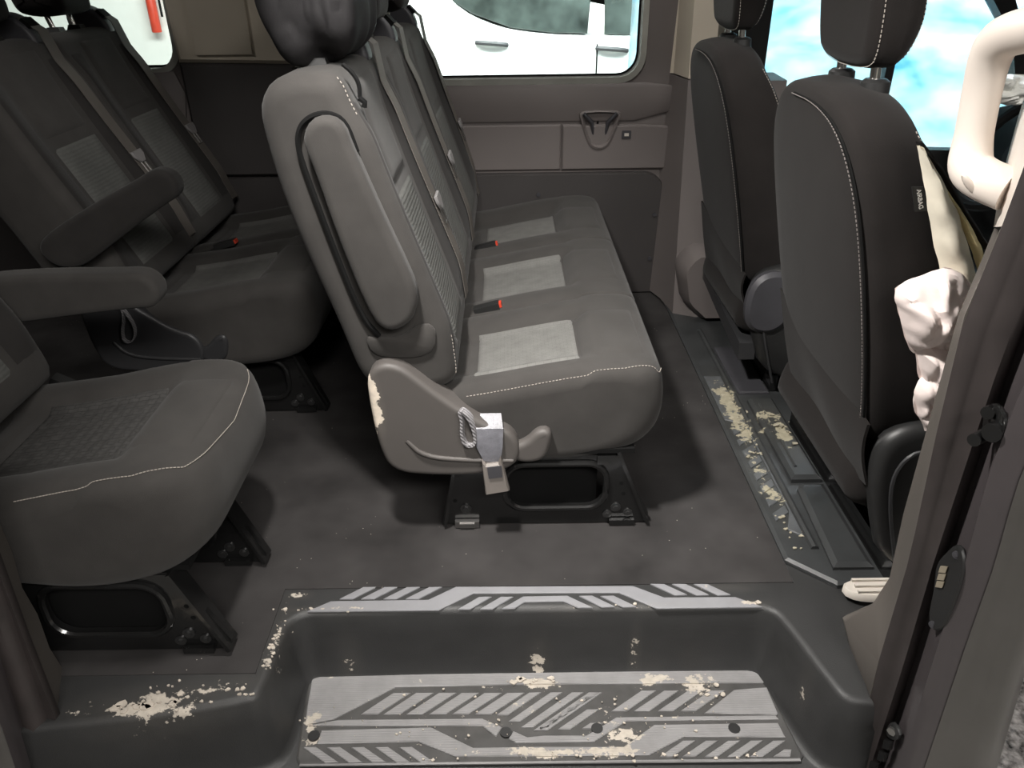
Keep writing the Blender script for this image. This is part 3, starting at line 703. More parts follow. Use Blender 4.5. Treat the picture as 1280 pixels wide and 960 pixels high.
def seat(root, y0, y1, dx, ins=INS, insb=INSR, near=False, hr=True, bag=False, belt=True, ends=(.035, .012), plan=(.05, 0), lean=0., iv=(.22, .78)):
    m0 = lambda a, b, c: (a+dx, c, b)
    m = lambda a, b, c: (a+dx-lean*max(0, b-.36)-.10*lean, c, b)
    def mc(a, b, c):
        for e, r in ((c-y0, plan[0]), (y1-c, plan[1])):
            if r and e < r: a -= .75*r*(1-sqrt(max(0, 1-(1-e/r)**2)))*sst(.0, .33, a)
        if a < 0: a *= 1+2.2*lean
        return (a+dx, c, b)
    B = Pad(BACK, y0+.002, y1-.002, ends, m, back_disp, n=84)
    ob = B.build('backrest', FAB, root)
    # central inserts of the back: pale lower cloth, dark upper panel
    B.patch('lower_insert', insb, ob, (-.122, .45), (-.234, .79), .24, .76, .005)
    for w0, w1 in ((.03, .235), (.765, .97)):
        B.patch('side_bolster', FABD, ob, (-.122, .45), (-.29, .985), w0, w1, .002, nu=30, nv=6)
    B.patch('upper_insert', FAB, ob, (-.236, .80), (-.297, 1.01), .25, .75, .005)
    K_ = Pad(CUSH, y0, y1, ends, mc, cdisp, n=84, nmid=22)
    oc = K_.build('seat_cushion', FAB, root)
    K_.patch('seat_insert', ins, oc, (.150, .404), (-.09, .360), *iv, .005, disp=(lambda a, b: .004*abs(sin(a*pi*11))*abs(sin(b*pi*9))) if ins is QUILT else None, nu=40, nv=24)
    K_.patch('thigh_pad', FAB, oc, (.300, .408), (.160, .405), iv[0]+.01, iv[1]-.01, .004)
    K_.patch('rear_strip', FAB, oc, (-.098, .358), (-.14, .352), *iv, .004, nu=6)
    if near:
        stitches(K_.line([(-.10, .357, .02), (.06, .388, .02), (.16, .405, .02), (.26, .412, .025), (.322, .402, .06), (.330, .395, .12)], .0015), 'seam_stitching', oc)
        stitches(B.line([(-.115, .42, .05), (-.14, .50, .05)], .0012), 'seam_stitching', ob)
        stitches(B.line([(-.30, 1.02, .05), (-.283, .955, .04)], .0012), 'seam_stitching', ob)
    elif belt is False:
        stitches(K_.line([(.02, .38, .03), (.16, .405, .03), (.26, .412, .05), (.318, .404, .12), (.325, .40, .5), (.318, .404, .88)], .0015), 'seam_stitching', oc, pitch=.006)
    yc = (y0+y1)/2
    if hr:
        HP = [(-.44, 1.075), (-.315, 1.075), (-.30, 1.12), (-.315, 1.24), (-.345, 1.30), (-.41, 1.30), (-.445, 1.25), (-.455, 1.12)]
        if bag:
            HP = [(-.42, 1.03), (-.345, 1.03), (-.285, 1.07), (-.27, 1.14), (-.285, 1.25), (-.33, 1.31), (-.42, 1.31), (-.455, 1.25), (-.465, 1.14), (-.45, 1.09)]
            def fold(a, b):
                f1 = .040*abs(noise.noise(Vector((a*13, b*4.5, 1)))) + .018*abs(noise.noise(Vector((a*30, b*9, 5))))
                pinch = math.exp(-((a+.352)/.035)**2)*(1-sst(1.03, 1.13, b))
                return f1*sst(1.03, 1.10, b)*.9-.045*pinch
            def mb(a, b, c):
                q = m(a, b, c); w_ = 1-sst(yc-.135, yc-.03, c)
                return (q[0], q[1]-fold(a, b)*w_, q[2]+.02*w_*math.exp(-((a+.352)/.03)**2)*(1-sst(1.03, 1.07, b)))
            Hd = Pad(HP, yc-.125, yc+.13, .040, mb, lambda a, b, v: .010*noise.noise(Vector((a*14, b*7, v*4))), n=110, nmid=24, caps=14)
            oh = Hd.build('headrest', COVER, root); oh['label'] = 'headrest wrapped in a loose wrinkled black cover'
            g = G(); g.tube(chaikin(atl([(428, 80), (440, 90), (449, 104), (450, 122)], 'y', 1.50), 2, False), .0045, 6); g.tube(atl([(449, 122), (456, 128), (455, 134)], 'y', 1.50), .006, 6); g.build('cover_cord', BLACK, oh)
        else:
            Hd = Pad(HP, yc-.13, yc+.13, .055, m, n=60)
            oh = Hd.build('headrest', FABF, root)
        for s_ in (-1, 1):
            g = G(); g.cyl(m(-.372, 1.0, yc+s_*.065), m(-.385, 1.14, yc+s_*.065), .0085, 12); g.build('post', CHROME, oh)
            g = G(); g.box(Vector(m(-.37, 1.037, yc+s_*.065)), (.045, .04, .016), taper=.8); g.build('post_collar', PLB, oh)
    if belt:
        yb = y1-.055
        g = G(); pr = [(-.43, 1.0), (-.30, 1.0), (-.305, 1.05), (-.345, 1.095), (-.40, 1.10), (-.435, 1.07)]
        bz = Pad(pr, yb-.035, yb+.035, .012, m, n=36, nmid=3).build('belt_guide', PLS, root)
        g = G(); g.box(Vector(m(-.318, 1.07, yb)), (.03, .05, .012), Matrix.Rotation(radians(45), 3, 'Y')); g.build('slot', BLACK, bz)
        vb = (yb-y0)/(y1-y0)
        P = [Vector(m(-.335, 1.085, yb)), Vector(m(-.29, 1.05, yb))]+[p for p in B.line([(-.284, .97, vb), (-.235, .80, vb+.02), (-.185, .65, vb+.04), (-.13, .48, vb+.07)], .006, 8)]
        P += [Vector(m(-.115, .44, min(y1-.012, yb+.05))), Vector(m(-.16, .39, y1-.01))]
        g = G(); g.ribbon(P, (.004, .046, 0), .001); ob_ = g.build('seat_belt', WEB, root)
        k = len(P)*6//10; t = P[k]; d = (P[k+2]-P[k-2]).normalized()
        Rm = Matrix((d, Vector((0, 1, 0)), d.cross(Vector((0, 1, 0))))).transposed()
        nrm = Vector((.9, 0, .35)).normalized()
        def tp(a, b): return t+d*a+Vector((0, 1, 0))*b+nrm*.004
        g = G(); g.bprism([tp(*q) for q in ((-.012, -.031), (.004, -.031), (.026, -.012), (.026, .012), (.004, .031), (-.012, .031))], nrm*.007, .002)
        ot = g.build('belt_tongue', TONG, ob_)
        g = G()
        for s_ in (-1, 1): g.tube([tp(.024, .0105*s_), tp(.062, .0105*s_)], .0024, 6)
        g.tube([tp(.061, -.0105), tp(.061, .0105)], .0024, 6); g.build('tongue_blade', STEEL, ob_)
    return B, K_
def buckle(root, x, y, z, rot=-.25):
    Rm = Matrix.Rotation(rot, 3, 'Y')
    g = G(); g.tube([Vector((x-.07, y, z-.035)), Vector((x, y, z))], .009, 8, flat=.6); g.box(Vector((x+.0, y, z)), (.070, .030, .018), Rm)
    b = g.build('buckle', PLB, root, 40)
    g = G(); c = Vector((x, y, z))+Rm @ Vector((.038, 0, .001)); g.box(c, (.006, .022, .012), Rm); g.build('release_button', RED, b, False)
def side_frame(root, y, dx, th=.012, full=True):
    px = lambda x, z, d=0: (x+dx, y+d, z)
    out = [(-.175, .005), (.318, .005), (.325, .03), (.245, .20), (-.13, .20), (-.165, .06)]
    hole = [(a, b) for a, b in rrect(-.015, .215, .055, .175, .045, 5)]
    o = holed([(a+dx, b) for a, b in out], [[(a+dx, b) for a, b in hole]], y, th, 'side_plate', GLOSS, root)
    g = G(); g.tube([px(a, b, -.002) for a, b in rrect(-.019, .219, .051, .179, .047, 6)], .008, 8, True); g.build('pressed_rim', GLOSS, o)
    g = G(); g.box(px(.05, .12, .03), (.30, .004, .16)); g.build('inner_plate', BLACK, o, False)
    for (a, b), q in (((.318, .01), (.240, .21)), ((-.17, .01), (-.135, .21))):
        d = Vector((q[0]-a, 0, q[1]-b)); n_ = Vector((d.z, 0, -d.x)).normalized()*.004
        P = [Vector(px(a, b, -.016)), Vector(px(a, b, .03)), Vector(px(q[0], q[1], .03)), Vector(px(q[0], q[1], -.016))]
        g = G(); g.prism(P, n_*2); g.build('end_flange', GLOSS, o, False)
    for a, b, r_ in ((.245, .05, .011), (.275, .034, .010), (.225, .030, .010), (-.115, .052, .012)):
        g = G(); g.cyl(px(a, b, 0), px(a, b, -.007), r_*.62, 6); g.cyl(px(a, b, 0), px(a, b, -.003), r_*1.1, 16); g.build('bolt', BOLT, o, 25)
    for a, b in ((-.14, .075), (.255, .12), (.262, .09)):
        g = G(); g.cyl(px(a, b, -.0006), px(a, b, .001), .005, 10); g.build('hole', BLACK, o)
    g = G(); g.box(px(-.113, .012, -.008), (.058, .012, .018)); g.box(px(-.113, .012, -.014), (.036, .010, .012)); g.build('foot_clamp', STEEL, o, False)
    g = G(); g.box(px(.26, .012, -.008), (.06, .010, .014)); g.build('foot_clamp', GLOSS, o, False)
def crossbars(root, y0, y1, dx):
    for x, z in ((-.12, .19), (.22, .19)):
        g = G(); g.box((x+dx, (y0+y1)/2, z), (.05, y1-y0, .025)); g.build('cross_bar', GLOSS, root, False)
    g = G(); g.prism([(-.16+dx, y0, .21), (.28+dx, y0, .21), (.28+dx, y1, .21), (-.16+dx, y1, .21)], (0, 0, .012)); g.build('seat_pan', BLACK, root, False)

AO = [(-0.365, 0.947), (-0.346, 0.963), (-0.317, 0.964), (-0.296, 0.949), (-0.286, 0.911), (-0.244, 0.788), (-0.198, 0.665), (-0.186, 0.619), (-0.195, 0.574), (-0.218, 0.549), (-0.247, 0.539), (-0.272, 0.55), (-0.294, 0.598), (-0.333, 0.74), (-0.359, 0.862), (-0.375, 0.919)]
def arm_pad(root, ang, piv, y0, y1, dx, name='armrest', m=FABD):
    """armrest pad, AO is its folded-up outline; ang swings it forward and down about piv"""
    c_, s_ = cos(ang), sin(ang)
    def fm(a, b, c):
        x, z = a-piv[0], b-piv[1]; return (piv[0]+x*c_+z*s_+dx, c, piv[1]-x*s_+z*c_)
    return Pad(AO, y0, y1, .016, fm, n=72, nmid=4, it=1).build(name, m, root)
RC = [(-.310, .40), (-.305, .445), (-.275, .468), (-.235, .462), (-.205, .436), (-.16, .393), (-.11, .352), (-.055, .312), (.0, .295), (.02, .24), (.0, .195), (-.08, .178), (-.18, .178), (-.275, .190), (-.300, .26)]
def recliner(root, y0, y1, dx, m=PLG):
    P = Pad(RC, y0, y1, .012, lambda a, b, c: (a+dx, c, b), n=64, nmid=3).build('recliner_cover', m, root)
    g = G(); q = [(-.235+dx, y0-.001, .275), (-.20+dx, y0-.006, .235), (-.10+dx, y0-.004, .222), (.0+dx, y0-.001, .218)]
    g.tube([p_+Vector((0, .0045, 0)) for p_ in chaikin(q, 2, False)], .006, 10); g.build('moulded_edge', m, P)
    return P
def lever(root, y, dx, m=PLG):
    pr = [(.0, .250), (.030, .262), (.055, .292), (.085, .292), (.088, .262), (.070, .205), (.0, .205)]
    return Pad(pr, y-.022, y+.01, .012, lambda a, b, c: (a+dx, c, b), n=40, nmid=3).build('adjust_lever', m, root)

# ---- middle row bench
bench = thing('bench_seat', 'charcoal three-place bench seat in the middle row with folded-up armrest on its near end', 'seat', (.05, 2.1, 0))
YS = [(1.468, 1.895), (1.895, 2.36), (2.36, 2.90)]
for i, (a, b) in enumerate(YS): B0 = seat(bench, a, b, 0, near=(i == 0), bag=(i == 0), ends=((.035, .012), (.012, .012), (.012, .04))[i], plan=((.06, 0), (0, 0), (0, .06))[i], iv=((.13, .77), (.2, .8), (.16, .68))[i])
arm_pad(bench, 0, (-.25, .53), 1.430, 1.480, 0, m=FAB)
# piping groove round the folded armrest
g = G(); g.tube(chaikin(atl([(474, 420), (452, 396), (418, 312), (386, 226), (371, 182), (374, 158), (390, 144), (412, 141), (432, 152), (446, 190)], 'y', 1.462), 2, False), .0055, 6)
g.build('armrest_piping', PIPE, bench)
recliner(bench, 1.432, 1.50, 0); lever(bench, 1.462, 0)
# cloth cuff under the armrest
g = G(); g.bprism(resample(chaikin(atl([(456, 420), (474, 421), (503, 420), (522, 405), (544, 404), (545, 436), (524, 446), (490, 446), (466, 442)], 'y', 1.468), 1), 36), (0, -.006, 0), .003); g.build('pivot_cuff', FAB, bench)
for y in (1.478, 1.80, 2.62): side_frame(bench, y, 0)
crossbars(bench, 1.47, 2.7, 0)
buckle(bench, -.065, 1.92, .385); buckle(bench, -.08, 2.43, .385)
# hanging near buckle on its webbing, and pull loop
g = G(); q = atl([(613, 526), (612, 536), (612, 556), (616, 579)], 'y', 1.432)
g.ribbon([q[0]+Vector((0, .03, 0)), q[1], q[2]+Vector((0, -.006, 0)), q[3]], [Vector((.046, 0, 0)), Vector((.060, 0, 0)), Vector((.058, 0, 0)), Vector((.034, 0, 0))], .003); w = g.build('hanging_webbing', WEBG, bench)
bx = atl([(602, 571), (608, 577), (623, 575), (626, 566), (637, 609), (607, 614)], 'y', 1.434)
g = G(); g.bprism(bx, (0, -.018, 0), .003); bk = g.build('hanging_buckle', BUCK, bench, False)
g = G(); g.prism(atl([(609, 584), (627, 582), (628, 596), (611, 598)], 'y', 1.415), (0, -.002, 0)); o = g.build('release_button', PLS, bk, False); o['label'] = 'grey pressed square on the buckle'
g = G()
lp_ = chaikin(atl([(574, 511), (586, 518), (594, 536), (596, 552), (590, 556), (582, 554), (578, 540), (579, 522)], 'y', 1.430), 2)
g.ribbon(lp_+[lp_[0]], Vector((.006, .020, 0)), .003)
g.build('pull_loop', WEBP, bench)

# ---- rear row bench for two
rear = thing('rear_bench_seat', 'dark two-place bench seat in the rear row with one raised armrest', 'seat', (-.84, 2.45, 0))
for a, b, e in ((1.975, 2.45, (.035, .012)), (2.45, 2.90, (.012, .035))): seat(rear, a, b, DX, ends=e, plan=(.06 if a < 2.1 else 0, 0), lean=.17)
arm_pad(rear, radians(77), (-.235, .545), 1.915, 1.975, DX-.09, m=FABD)
recliner(rear, 1.965, 2.03, DX, PLK); lever(rear, 1.99, DX, PLK)
for y in (2.035, 2.62): side_frame(rear, y, DX)
crossbars(rear, 2.03, 2.7, DX)
buckle(rear, DX-.05, 2.45, .40)
g = G(); q = chaikin(atl([(150, 380), (156, 392), (153, 418), (158, 428), (169, 425), (170, 408), (158, 390)], 'y', 1.96), 2); g.ribbon(q, Vector((0, .018, 0)), .0015); g.build('pull_loop', WEBP, rear)

# ---- single seat by the door
single = thing('single_seat', 'charcoal single seat with quilted cushion insert beside the entry step', 'seat', (-.84, 1.3, 0))
seat(single, 1.065, 1.565, DX, ins=QUILT, hr=True, belt=False, ends=(.04, .04), plan=(.13, .13), lean=.17)
arm_pad(single, radians(103), (-.235, .565), 1.575, 1.64, DX-.06, m=FAB)
for y in (1.098, 1.352): side_frame(single, y, DX)
crossbars(single, 1.10, 1.37, DX)
g = G(); q = at(85, 480, 'y', 1.60); g.box(q, (.07, .03, .016), Matrix.Rotation(.5, 3, 'Y')); g.build('buckle', PLB, single, False)
g = G(); q = atl([(155, 693), (178, 690), (185, 686)], 'y', 1.10); g.tube(q, .005, 8); g.build('spring_catch', STEEL, single)

# ================================================================ FRONT SEATS
def front_seat(name, label, y0, tag_it):
    yc = y0+.265; root = thing(name, label, 'seat', (.85, yc, 0.01))
    xr = lambda z: .585+(.84-z)*.22
    OUT = [(-.225, .33), (.225, .33), (.262, .45), (.270, .62), (.262, .80), (.235, .91), (.165, .982), (.06, 1.005), (-.06, 1.005), (-.165, .982), (-.235, .91), (-.262, .80), (-.270, .62), (-.262, .45)]
    def fm(a, b, c):            # a across, b up, c = depth from the rear face
        th = .125+.05*(1-sst(.35, .9, b))
        bow = .018*(1-((b-.68)/.36)**2)
        return (xr(b)+c*th-bow*(1-c)*(1-min(1, abs(a)/.27)**2)+ .03*c*sst(.18, .27, abs(a)), yc+a, b)
    B = Pad(OUT, 0, 1, .22, lambda a, b, c: fm(a, b, c), n=96, nmid=8, it=3)
    # quarter round in plan is scaled: profile inset is small compared with the depth
    B.ra = B.rb = .0
    v = []; f = []; n = B.n; R0 = .035; ts = []
    for k in range(6): t = k/5; ts.append((.20*(1-cos(pi/2*t)), R0*(1-sin(pi/2*t))))
    ts += [(.35, -.004), (.5, -.006), (.65, -.004)]
    for k in range(6): t = 1-k/5; ts.append((1-.22*(1-cos(pi/2*t)), R0*(1-sin(pi/2*t))))
    for c, ins in ts:
        for i in range(n):
            q = B.p[i]-B.nor[i]*ins; v.append(Vector(fm(q.x, q.y, c)))
    # inner rings so the rear face can bow
    for end in (0, 1):
        base = len(v)
        for sc in (.8, .55, .3):
            for i in range(n):
                q = B.p[i]-B.nor[i]*R0; q = Vector((q.x*sc, .68+(q.y-.68)*sc, 0)); v.append(Vector(fm(q.x, q.y, end)))
        src = 0 if end == 0 else (len(ts)-1)*n
        for i in range(n): f.append((src+i, src+(i+1) % n, base+(i+1) % n, base+i))
        for j in range(2):
            for i in range(n): f.append((base+j*n+i, base+j*n+(i+1) % n, base+(j+1)*n+(i+1) % n, base+(j+1)*n+i))
        f.append(tuple(base+2*n+i for i in range(n)))
    for j in range(len(ts)-1):
        for i in range(n): f.append((j*n+i, j*n+(i+1) % n, (j+1)*n+(i+1) % n, (j+1)*n+i))
    ob = obj('backrest', v, f, FABF, root, 75)
    # seam down the near rear corner and over the top
    path = [(a, b) for a, b in ((-.222, .36), (-.245, .47), (-.253, .62), (-.245, .79), (-.215, .89), (-.155, .950), (-.06, .974), (.06, .974))]
    sp = [Vector(fm(a*1.0, b, .02))+Vector((-.004, -.003, .002)) for a, b in path]
    g = G(); g.tube(resample(chaikin(sp, 3, False), 60, False), .0028, 6); g.build('piping', PIPE, ob)
    stitches(chaikin([p+Vector((-.004, .006, 0)) for p in sp], 2, False), 'seam_stitching', ob, mat('dim_thread', (.20, .18, .17), .8) if 'dim_thread' not in bpy.data.materials else bpy.data.materials['dim_thread'])
    fp = [Vector(fm(a, b, .86))+Vector((0, -.004, 0)) for a, b in ((-.263, .50), (-.270, .62), (-.264, .78), (-.238, .89), (-.19, .952))]
    stitches(chaikin(fp, 2, False), 'seam_stitching', ob)
    # headrest
    HO = [(-.10, 1.028), (.10, 1.028), (.132, 1.065), (.14, 1.20), (.12, 1.30), (-.12, 1.30), (-.14, 1.20), (-.132, 1.065)]
    Hd = Pad(HO, .602, .696, (.025, .04), lambda a, b, c: (c-.10*(b-1.03)-.03*sst(.64, .696, c)*(1-sst(1.0, 1.12, b)), yc+a*1.0, b+.002), n=72, nmid=6)
    oh = Hd.build('headrest', FABF, root)
    for vv in (.14, .88):
        stitches([Hd.surf(k/72, vv, .0012) for k in range(73)], 'seam_stitching', oh)
    for s_ in (-1, 1):
        g = G(); g.cyl((.642, yc+s_*.076, .96), (.632, yc+s_*.076, 1.10), .009, 12); g.build('post', CHROME, oh)
        g = G(); g.tube([(.641, yc+s_*.076, .98), (.640, yc+s_*.076, 1.012), (.640, yc+s_*.076, 1.017)], [.026, .024, .018], 16); g.build('post_collar', PLB, oh)
    # seat base
    CP = [(.62, .20), (.62, .30), (.70, .40), (.85, .425), (1.02, .44), (1.12, .42), (1.12, .30), (1.05, .22), (.80, .19)]
    Pad(CP, yc-.25, yc+.25, .04, lambda a, b, c: (a+.06, c, b), n=64).build('seat_cushion', FABF, root)
    SP = [(.775, .055), (.70, .27), (.690, .37), (.72, .42), (.80, .44), (1.10, .43), (1.10, .05)]
    o = Pad(SP, yc-.285, yc-.235, .025, xz, n=56, nmid=3).build('side_shield', PLB, root)
    g = G(); g.tube(chaikin([(.80, yc-.287, .06), (.735, yc-.289, .27), (.735, yc-.288, .35), (.78, yc-.287, .39), (1.08, yc-.287, .39)], 2, False), .004, 6); g.build('moulded_edge', PLK, o)
    g = G(); g.box((.98, yc, .115), (.24, .42, .17)); g.build('pedestal', BLACK, root, False)
    # rear lower frame tube across the seat and its bracket
    g = G(); g.box((.815, yc+.07, .043), (.022, .66, .055)); g.build('frame_rail', GLOSS, root, False)
    g = G(); g.tube([(.845, yc-.22, .065), (.845, yc+.40, .065)], .013, 8); g.tube([(.842, yc+.385, .066), (.842, yc+.42, .066)], .019, 10); g.build('frame_tube', GLOSS, root)
    return root, fm, yc
pas, fmP, ycP = front_seat('passenger_seat', 'charcoal front passenger seat, burst open along its side near the pillar', 1.232, True)
drv, fmD, ycD = front_seat('driver_seat', 'charcoal front driver seat beyond the passenger seat', 2.09, False)
# loose cloth flap below the passenger backrest
def flap(root, yc, pts, name='back_flap'):
    """loose cloth hanging from the lower edge of the backrest"""
    n = 14; m_ = 10; v = []; f = []
    (t0, t1), (b0, b1) = pts
    for j in range(m_+1):
        s_ = j/m_
        for i in range(n+1):
            q = i/n; T = Vector(t0).lerp(Vector(t1), q); Bt = Vector(b0).lerp(Vector(b1), q)
            p = T.lerp(Bt, s_); p.x += -.012*sin(pi*s_)*(1-.5*q)+.004*sin(q*9+s_*3)*s_; v.append(p)
    k = len(v); v += [p+Vector((.006, 0, 0)) for p in v[:k]]
    w = n+1
    for j in range(m_):
        for i in range(n):
            a = j*w+i; f.append((a, a+1, a+w+1, a+w)); f.append((a+k, a+w+k, a+w+1+k, a+1+k))
    bd = [i for i in range(w)]+[j*w+n for j in range(1, m_+1)]+[m_*w+i for i in range(n-1, -1, -1)]+[j*w for j in range(m_-1, 0, -1)]
    for i in range(len(bd)): a, b = bd[i], bd[(i+1) % len(bd)]; f.append((a, b, b+k, a+k))
    return obj(name, v, f, FABF, root, 60)
flap(pas, ycP, (((.672, 1.235, .425), (.655, 1.745, .50)), ((.697, 1.232, .285), (.715, 1.66, .23))))
flap(drv, ycD, (((.678, 2.10, .40), (.655, 2.60, .48)), ((.695, 2.12, .30), (.715, 2.58, .20))))
# driver seat recliner cover and base trough
c = at(950, 375, 'y', 2.10)
g = G(); P = resample(chaikin([Vector((c.x+a, 2.085, c.z+b)) for a, b in ((-.055, -.03), (-.045, .07), (.01, .105), (.07, .09), (.09, -.04), (.04, -.095), (-.03, -.085))], 2), 36); g.bprism(P, (0, -.03, 0), .012); g.build('recliner_cover', PLS, drv)
g = G(); P = atl([(880, 347), (886, 343), (945, 410), (945, 430), (926, 430)], 'x', .68); g.prism([Vector((.69, 2.60, .23)), Vector((.69, 2.60, .20)), Vector((.69, 2.09, .13)), Vector((.69, 2.09, .185))], (.05, 0, 0)); g.build('base_trough', PLK, drv, False)
# tag sewn into the passenger seat side
tg = atl([(1139, 233), (1154, 233), (1158, 263), (1143, 264)], 'y', 1.222)
g = G(); g.prism([p for p in tg], (0, -.003, 0)); ft = g.build('airbag_tag', PLB, pas, False); ft['label'] = 'small black fabric tag printed with white letters'
fc = bpy.data.curves.new('tag_lettering', 'FONT'); fc.body = 'AIRBAG'; fc.size = .0098; fc.align_x = 'CENTER'; fc.align_y = 'CENTER'; fc.extrude = .0003
to = bpy.data.objects.new('tag_lettering', fc); C.objects.link(to)
dg = bpy.context.evaluated_depsgraph_get(); me = bpy.data.meshes.new_from_object(to.evaluated_get(dg)); bpy.data.objects.remove(to)
me.materials.append(TEXT); tl_ = bpy.data.objects.new('tag_lettering', me); C.objects.link(tl_); tl_.parent = ft
cT = sum(tg, Vector())/4
dn = (tg[3]-tg[0]).normalized(); rt_ = Vector((0, -1, 0)).cross(dn)*-1
# text runs down the tag: local x -> dn, local z -> towards the opening
zax = Vector((0, -1, 0)); xax = dn; yax = zax.cross(xax)
Mx = Matrix((xax, yax, zax)).transposed().to_4x4(); Mx.translation = cT+Vector((0, -.0036, 0))-wloc(ft)
tl_.matrix_local = Mx

# burst seam lining
def strip(pl, pr, y0, y1, name, m, parent, wob=.006):
    n = 26; a = resample([Vector(at(x, y, 'y', y0)) for x, y in pl], n, False); b = resample([Vector(at(x, y, 'y', y1)) for x, y in pr], n, False)
    rows = []
    for k in range(7):
        t = k/6; rows.append([p.lerp(q, t)+Vector((0, -.018*sin(pi*t)+wob*noise.noise(Vector((i*.35, t*4, 2))), 0)) for i, (p, q) in enumerate(zip(a, b))])
    rows2 = rows+[[p+Vector((.004, .008, 0)) for p in r_] for r_ in reversed(rows)]
    return loft(rows2+[rows2[0]], name, m, parent, 70)
strip([(1146, 182), (1152, 215), (1160, 262), (1166, 300), (1178, 352), (1184, 372)], [(1150, 184), (1176, 222), (1199, 270), (1214, 322), (1226, 368), (1212, 384)], 1.205, 1.19, 'torn_lining', FOAM, pas)
strip([(1176, 236), (1200, 278), (1213, 310), (1224, 345)], [(1178, 234), (1206, 272), (1224, 304), (1232, 335)], 1.20, 1.215, 'torn_lining', FOAMY, pas, .004)
strip([(1144, 178), (1168, 210), (1195, 258), (1222, 300), (1230, 312)], [(1150, 176), (1174, 207), (1200, 252), (1226, 294), (1234, 306)], 1.21, 1.225, 'torn_cloth_edge', FABF, pas, .003)

# crumpled airbag hanging from the burst seat side
ab = None
def crumple(center, pts, y, thick, seed, name, m, parent=None, n=72, fr=1.):
    """crumpled cloth bundle: outline pts (px) on plane y, swollen towards the viewer"""
    P = resample(chaikin([Vector(at(a, b, 'y', y)) for a, b in pts], 1), n); c = sum(P, Vector())/n
    v = []; f = []; rings = 14
    for side in (-1, 1):
        for j in range(rings+1):
            t = j/rings
            for i in range(n):
                p = c.lerp(P[i], 1-t*.97)
                h = thick*sqrt(max(0, 1-(1-t)**2))
                q = Vector((p.x*13*fr, p.z*13*fr, seed+side*.7))
                rd = abs(noise.noise(q*1.2))*1.5+abs(noise.noise(q*2.6+Vector((3, 1, 0))))*.8
                h *= (.55+.9*rd)
                v.append(Vector((p.x, p.y+side*h*(1 if side < 0 else .5), p.z))+Vector((noise.noise(q*2), 0, noise.noise(q*2+Vector((7, 7, 7)))))*.008*(1-t))
    w = (rings+1)*n
    for s_ in (0, 1):
        for j in range(rings):
            for i in range(n): f.append((s_*w+j*n+i, s_*w+j*n+(i+1) % n, s_*w+(j+1)*n+(i+1) % n, s_*w+(j+1)*n+i))
        f.append(tuple(s_*w+rings*n+i for i in range(n)))
    for i in range(n): f.append((i, (i+1) % n, w+(i+1) % n, w+i))
    return obj(name, v, f, m, parent, 24)
ab = thing('deployed_airbag', 'crumpled pinkish white airbag hanging out of the passenger seat side', 'airbag', tuple(at(1160, 440, 'y', 1.19)))
crumple(None, [(1117, 362), (1122, 358), (1135, 352), (1168, 340), (1184, 330), (1215, 345), (1215, 400), (1190, 440), (1150, 445), (1133, 432), (1124, 400)], 1.165, .036, 1.0, 'airbag_cloth', AIRBAG, ab)
crumple(None, [(1140, 425), (1190, 415), (1196, 440), (1180, 470), (1160, 495), (1148, 470)], 1.165, .032, 5.0, 'airbag_cloth', AIRBAG, ab)
crumple(None, [(1148, 470), (1185, 455), (1190, 480), (1172, 520), (1160, 543), (1149, 530), (1140, 492)], 1.165, .028, 9.0, 'airbag_cloth', AIRBAG, ab)

# ================================================================ FITTINGS ON THE PILLAR
gh = thing('grab_handle', 'cream plastic grab handle loop on the near door pillar', 'handle', tuple(at(1250, 230, 'y', 1.05)))
hp = chaikin([Vector(at(a, b, 'y', y)) for a, b, y in ((1320, 30, 1.0), (1285, 37, 1.02), (1252, 46, 1.05), (1237, 70, 1.07), (1226, 120, 1.08), (1214, 185, 1.08), (1212, 210, 1.07), (1228, 224, 1.05), (1262, 238, 1.02))], 3, False)
hp = resample(hp, 60, False)
rr = [.024-.003*sst(4, 30, i)+.004*sst(36, 48, i) for i in range(60)]
g = G(); g.tube(hp, rr, 18, flat=1.15); g.build('handle_bar', CREAM, gh)
cp = [Vector(at(a, b, 'y', 1.040)) for a, b in ((1200, 212), (1222, 232), (1250, 245), (1254, 262), (1226, 250), (1203, 232))]
g = G(); g.bprism(resample(chaikin(cp, 1), 24), (0, -.006, 0), .003); g.build('screw_cover', CREAM, gh)
# striker
def edge_x(l, py):
    for (x0, y0), (x1, y1) in zip(l, l[1:]):
        if min(y0, y1) <= py <= max(y0, y1): return x0+(x1-x0)*(py-y0)/(y1-y0)
def onj(px, py, k=.006):
    a, b = edge_x(e_out, py), edge_x(e_j, py); t = (px-a)/(b-a)
    p = at(a, py, 'y', .935).lerp(at(b, py, 'y', .845), t); return p+nx*k
nx = Vector((-.80, -.58, .1)).normalized()
st = thing('door_striker', 'dark steel door striker bolt on the painted jamb, above the contact plate', 'striker', tuple(onj(1245, 525)))
g = G(); g.bprism(resample(chaikin([onj(*p) for p in ((1236, 506), (1254, 500), (1268, 525), (1258, 552), (1230, 550), (1234, 525))], 2), 28), nx*.008, .003); g.build('striker_plate', GLOSS, st)
for p in ((1246, 511), (1238, 540)):
    q = onj(*p, .012); g = G(); g.cyl(q, q+nx*(.014 if p[1] < 520 else .035), .009, 12); g.build('striker_pin', GLOSS, st)
q = onj(1253, 535, .012); g = G(); g.cyl(q, q+nx*.018, .013, 12); g.build('striker_pin', GLOSS, st)
cpt = thing('contact_plate', 'black oval plate with brass contacts on the painted jamb, below the striker', 'plate', tuple(onj(1190, 720)))
def z7(p, k=.006): return [onj(1000+a/2.4, 560+b/2.4, k) for a, b in p]
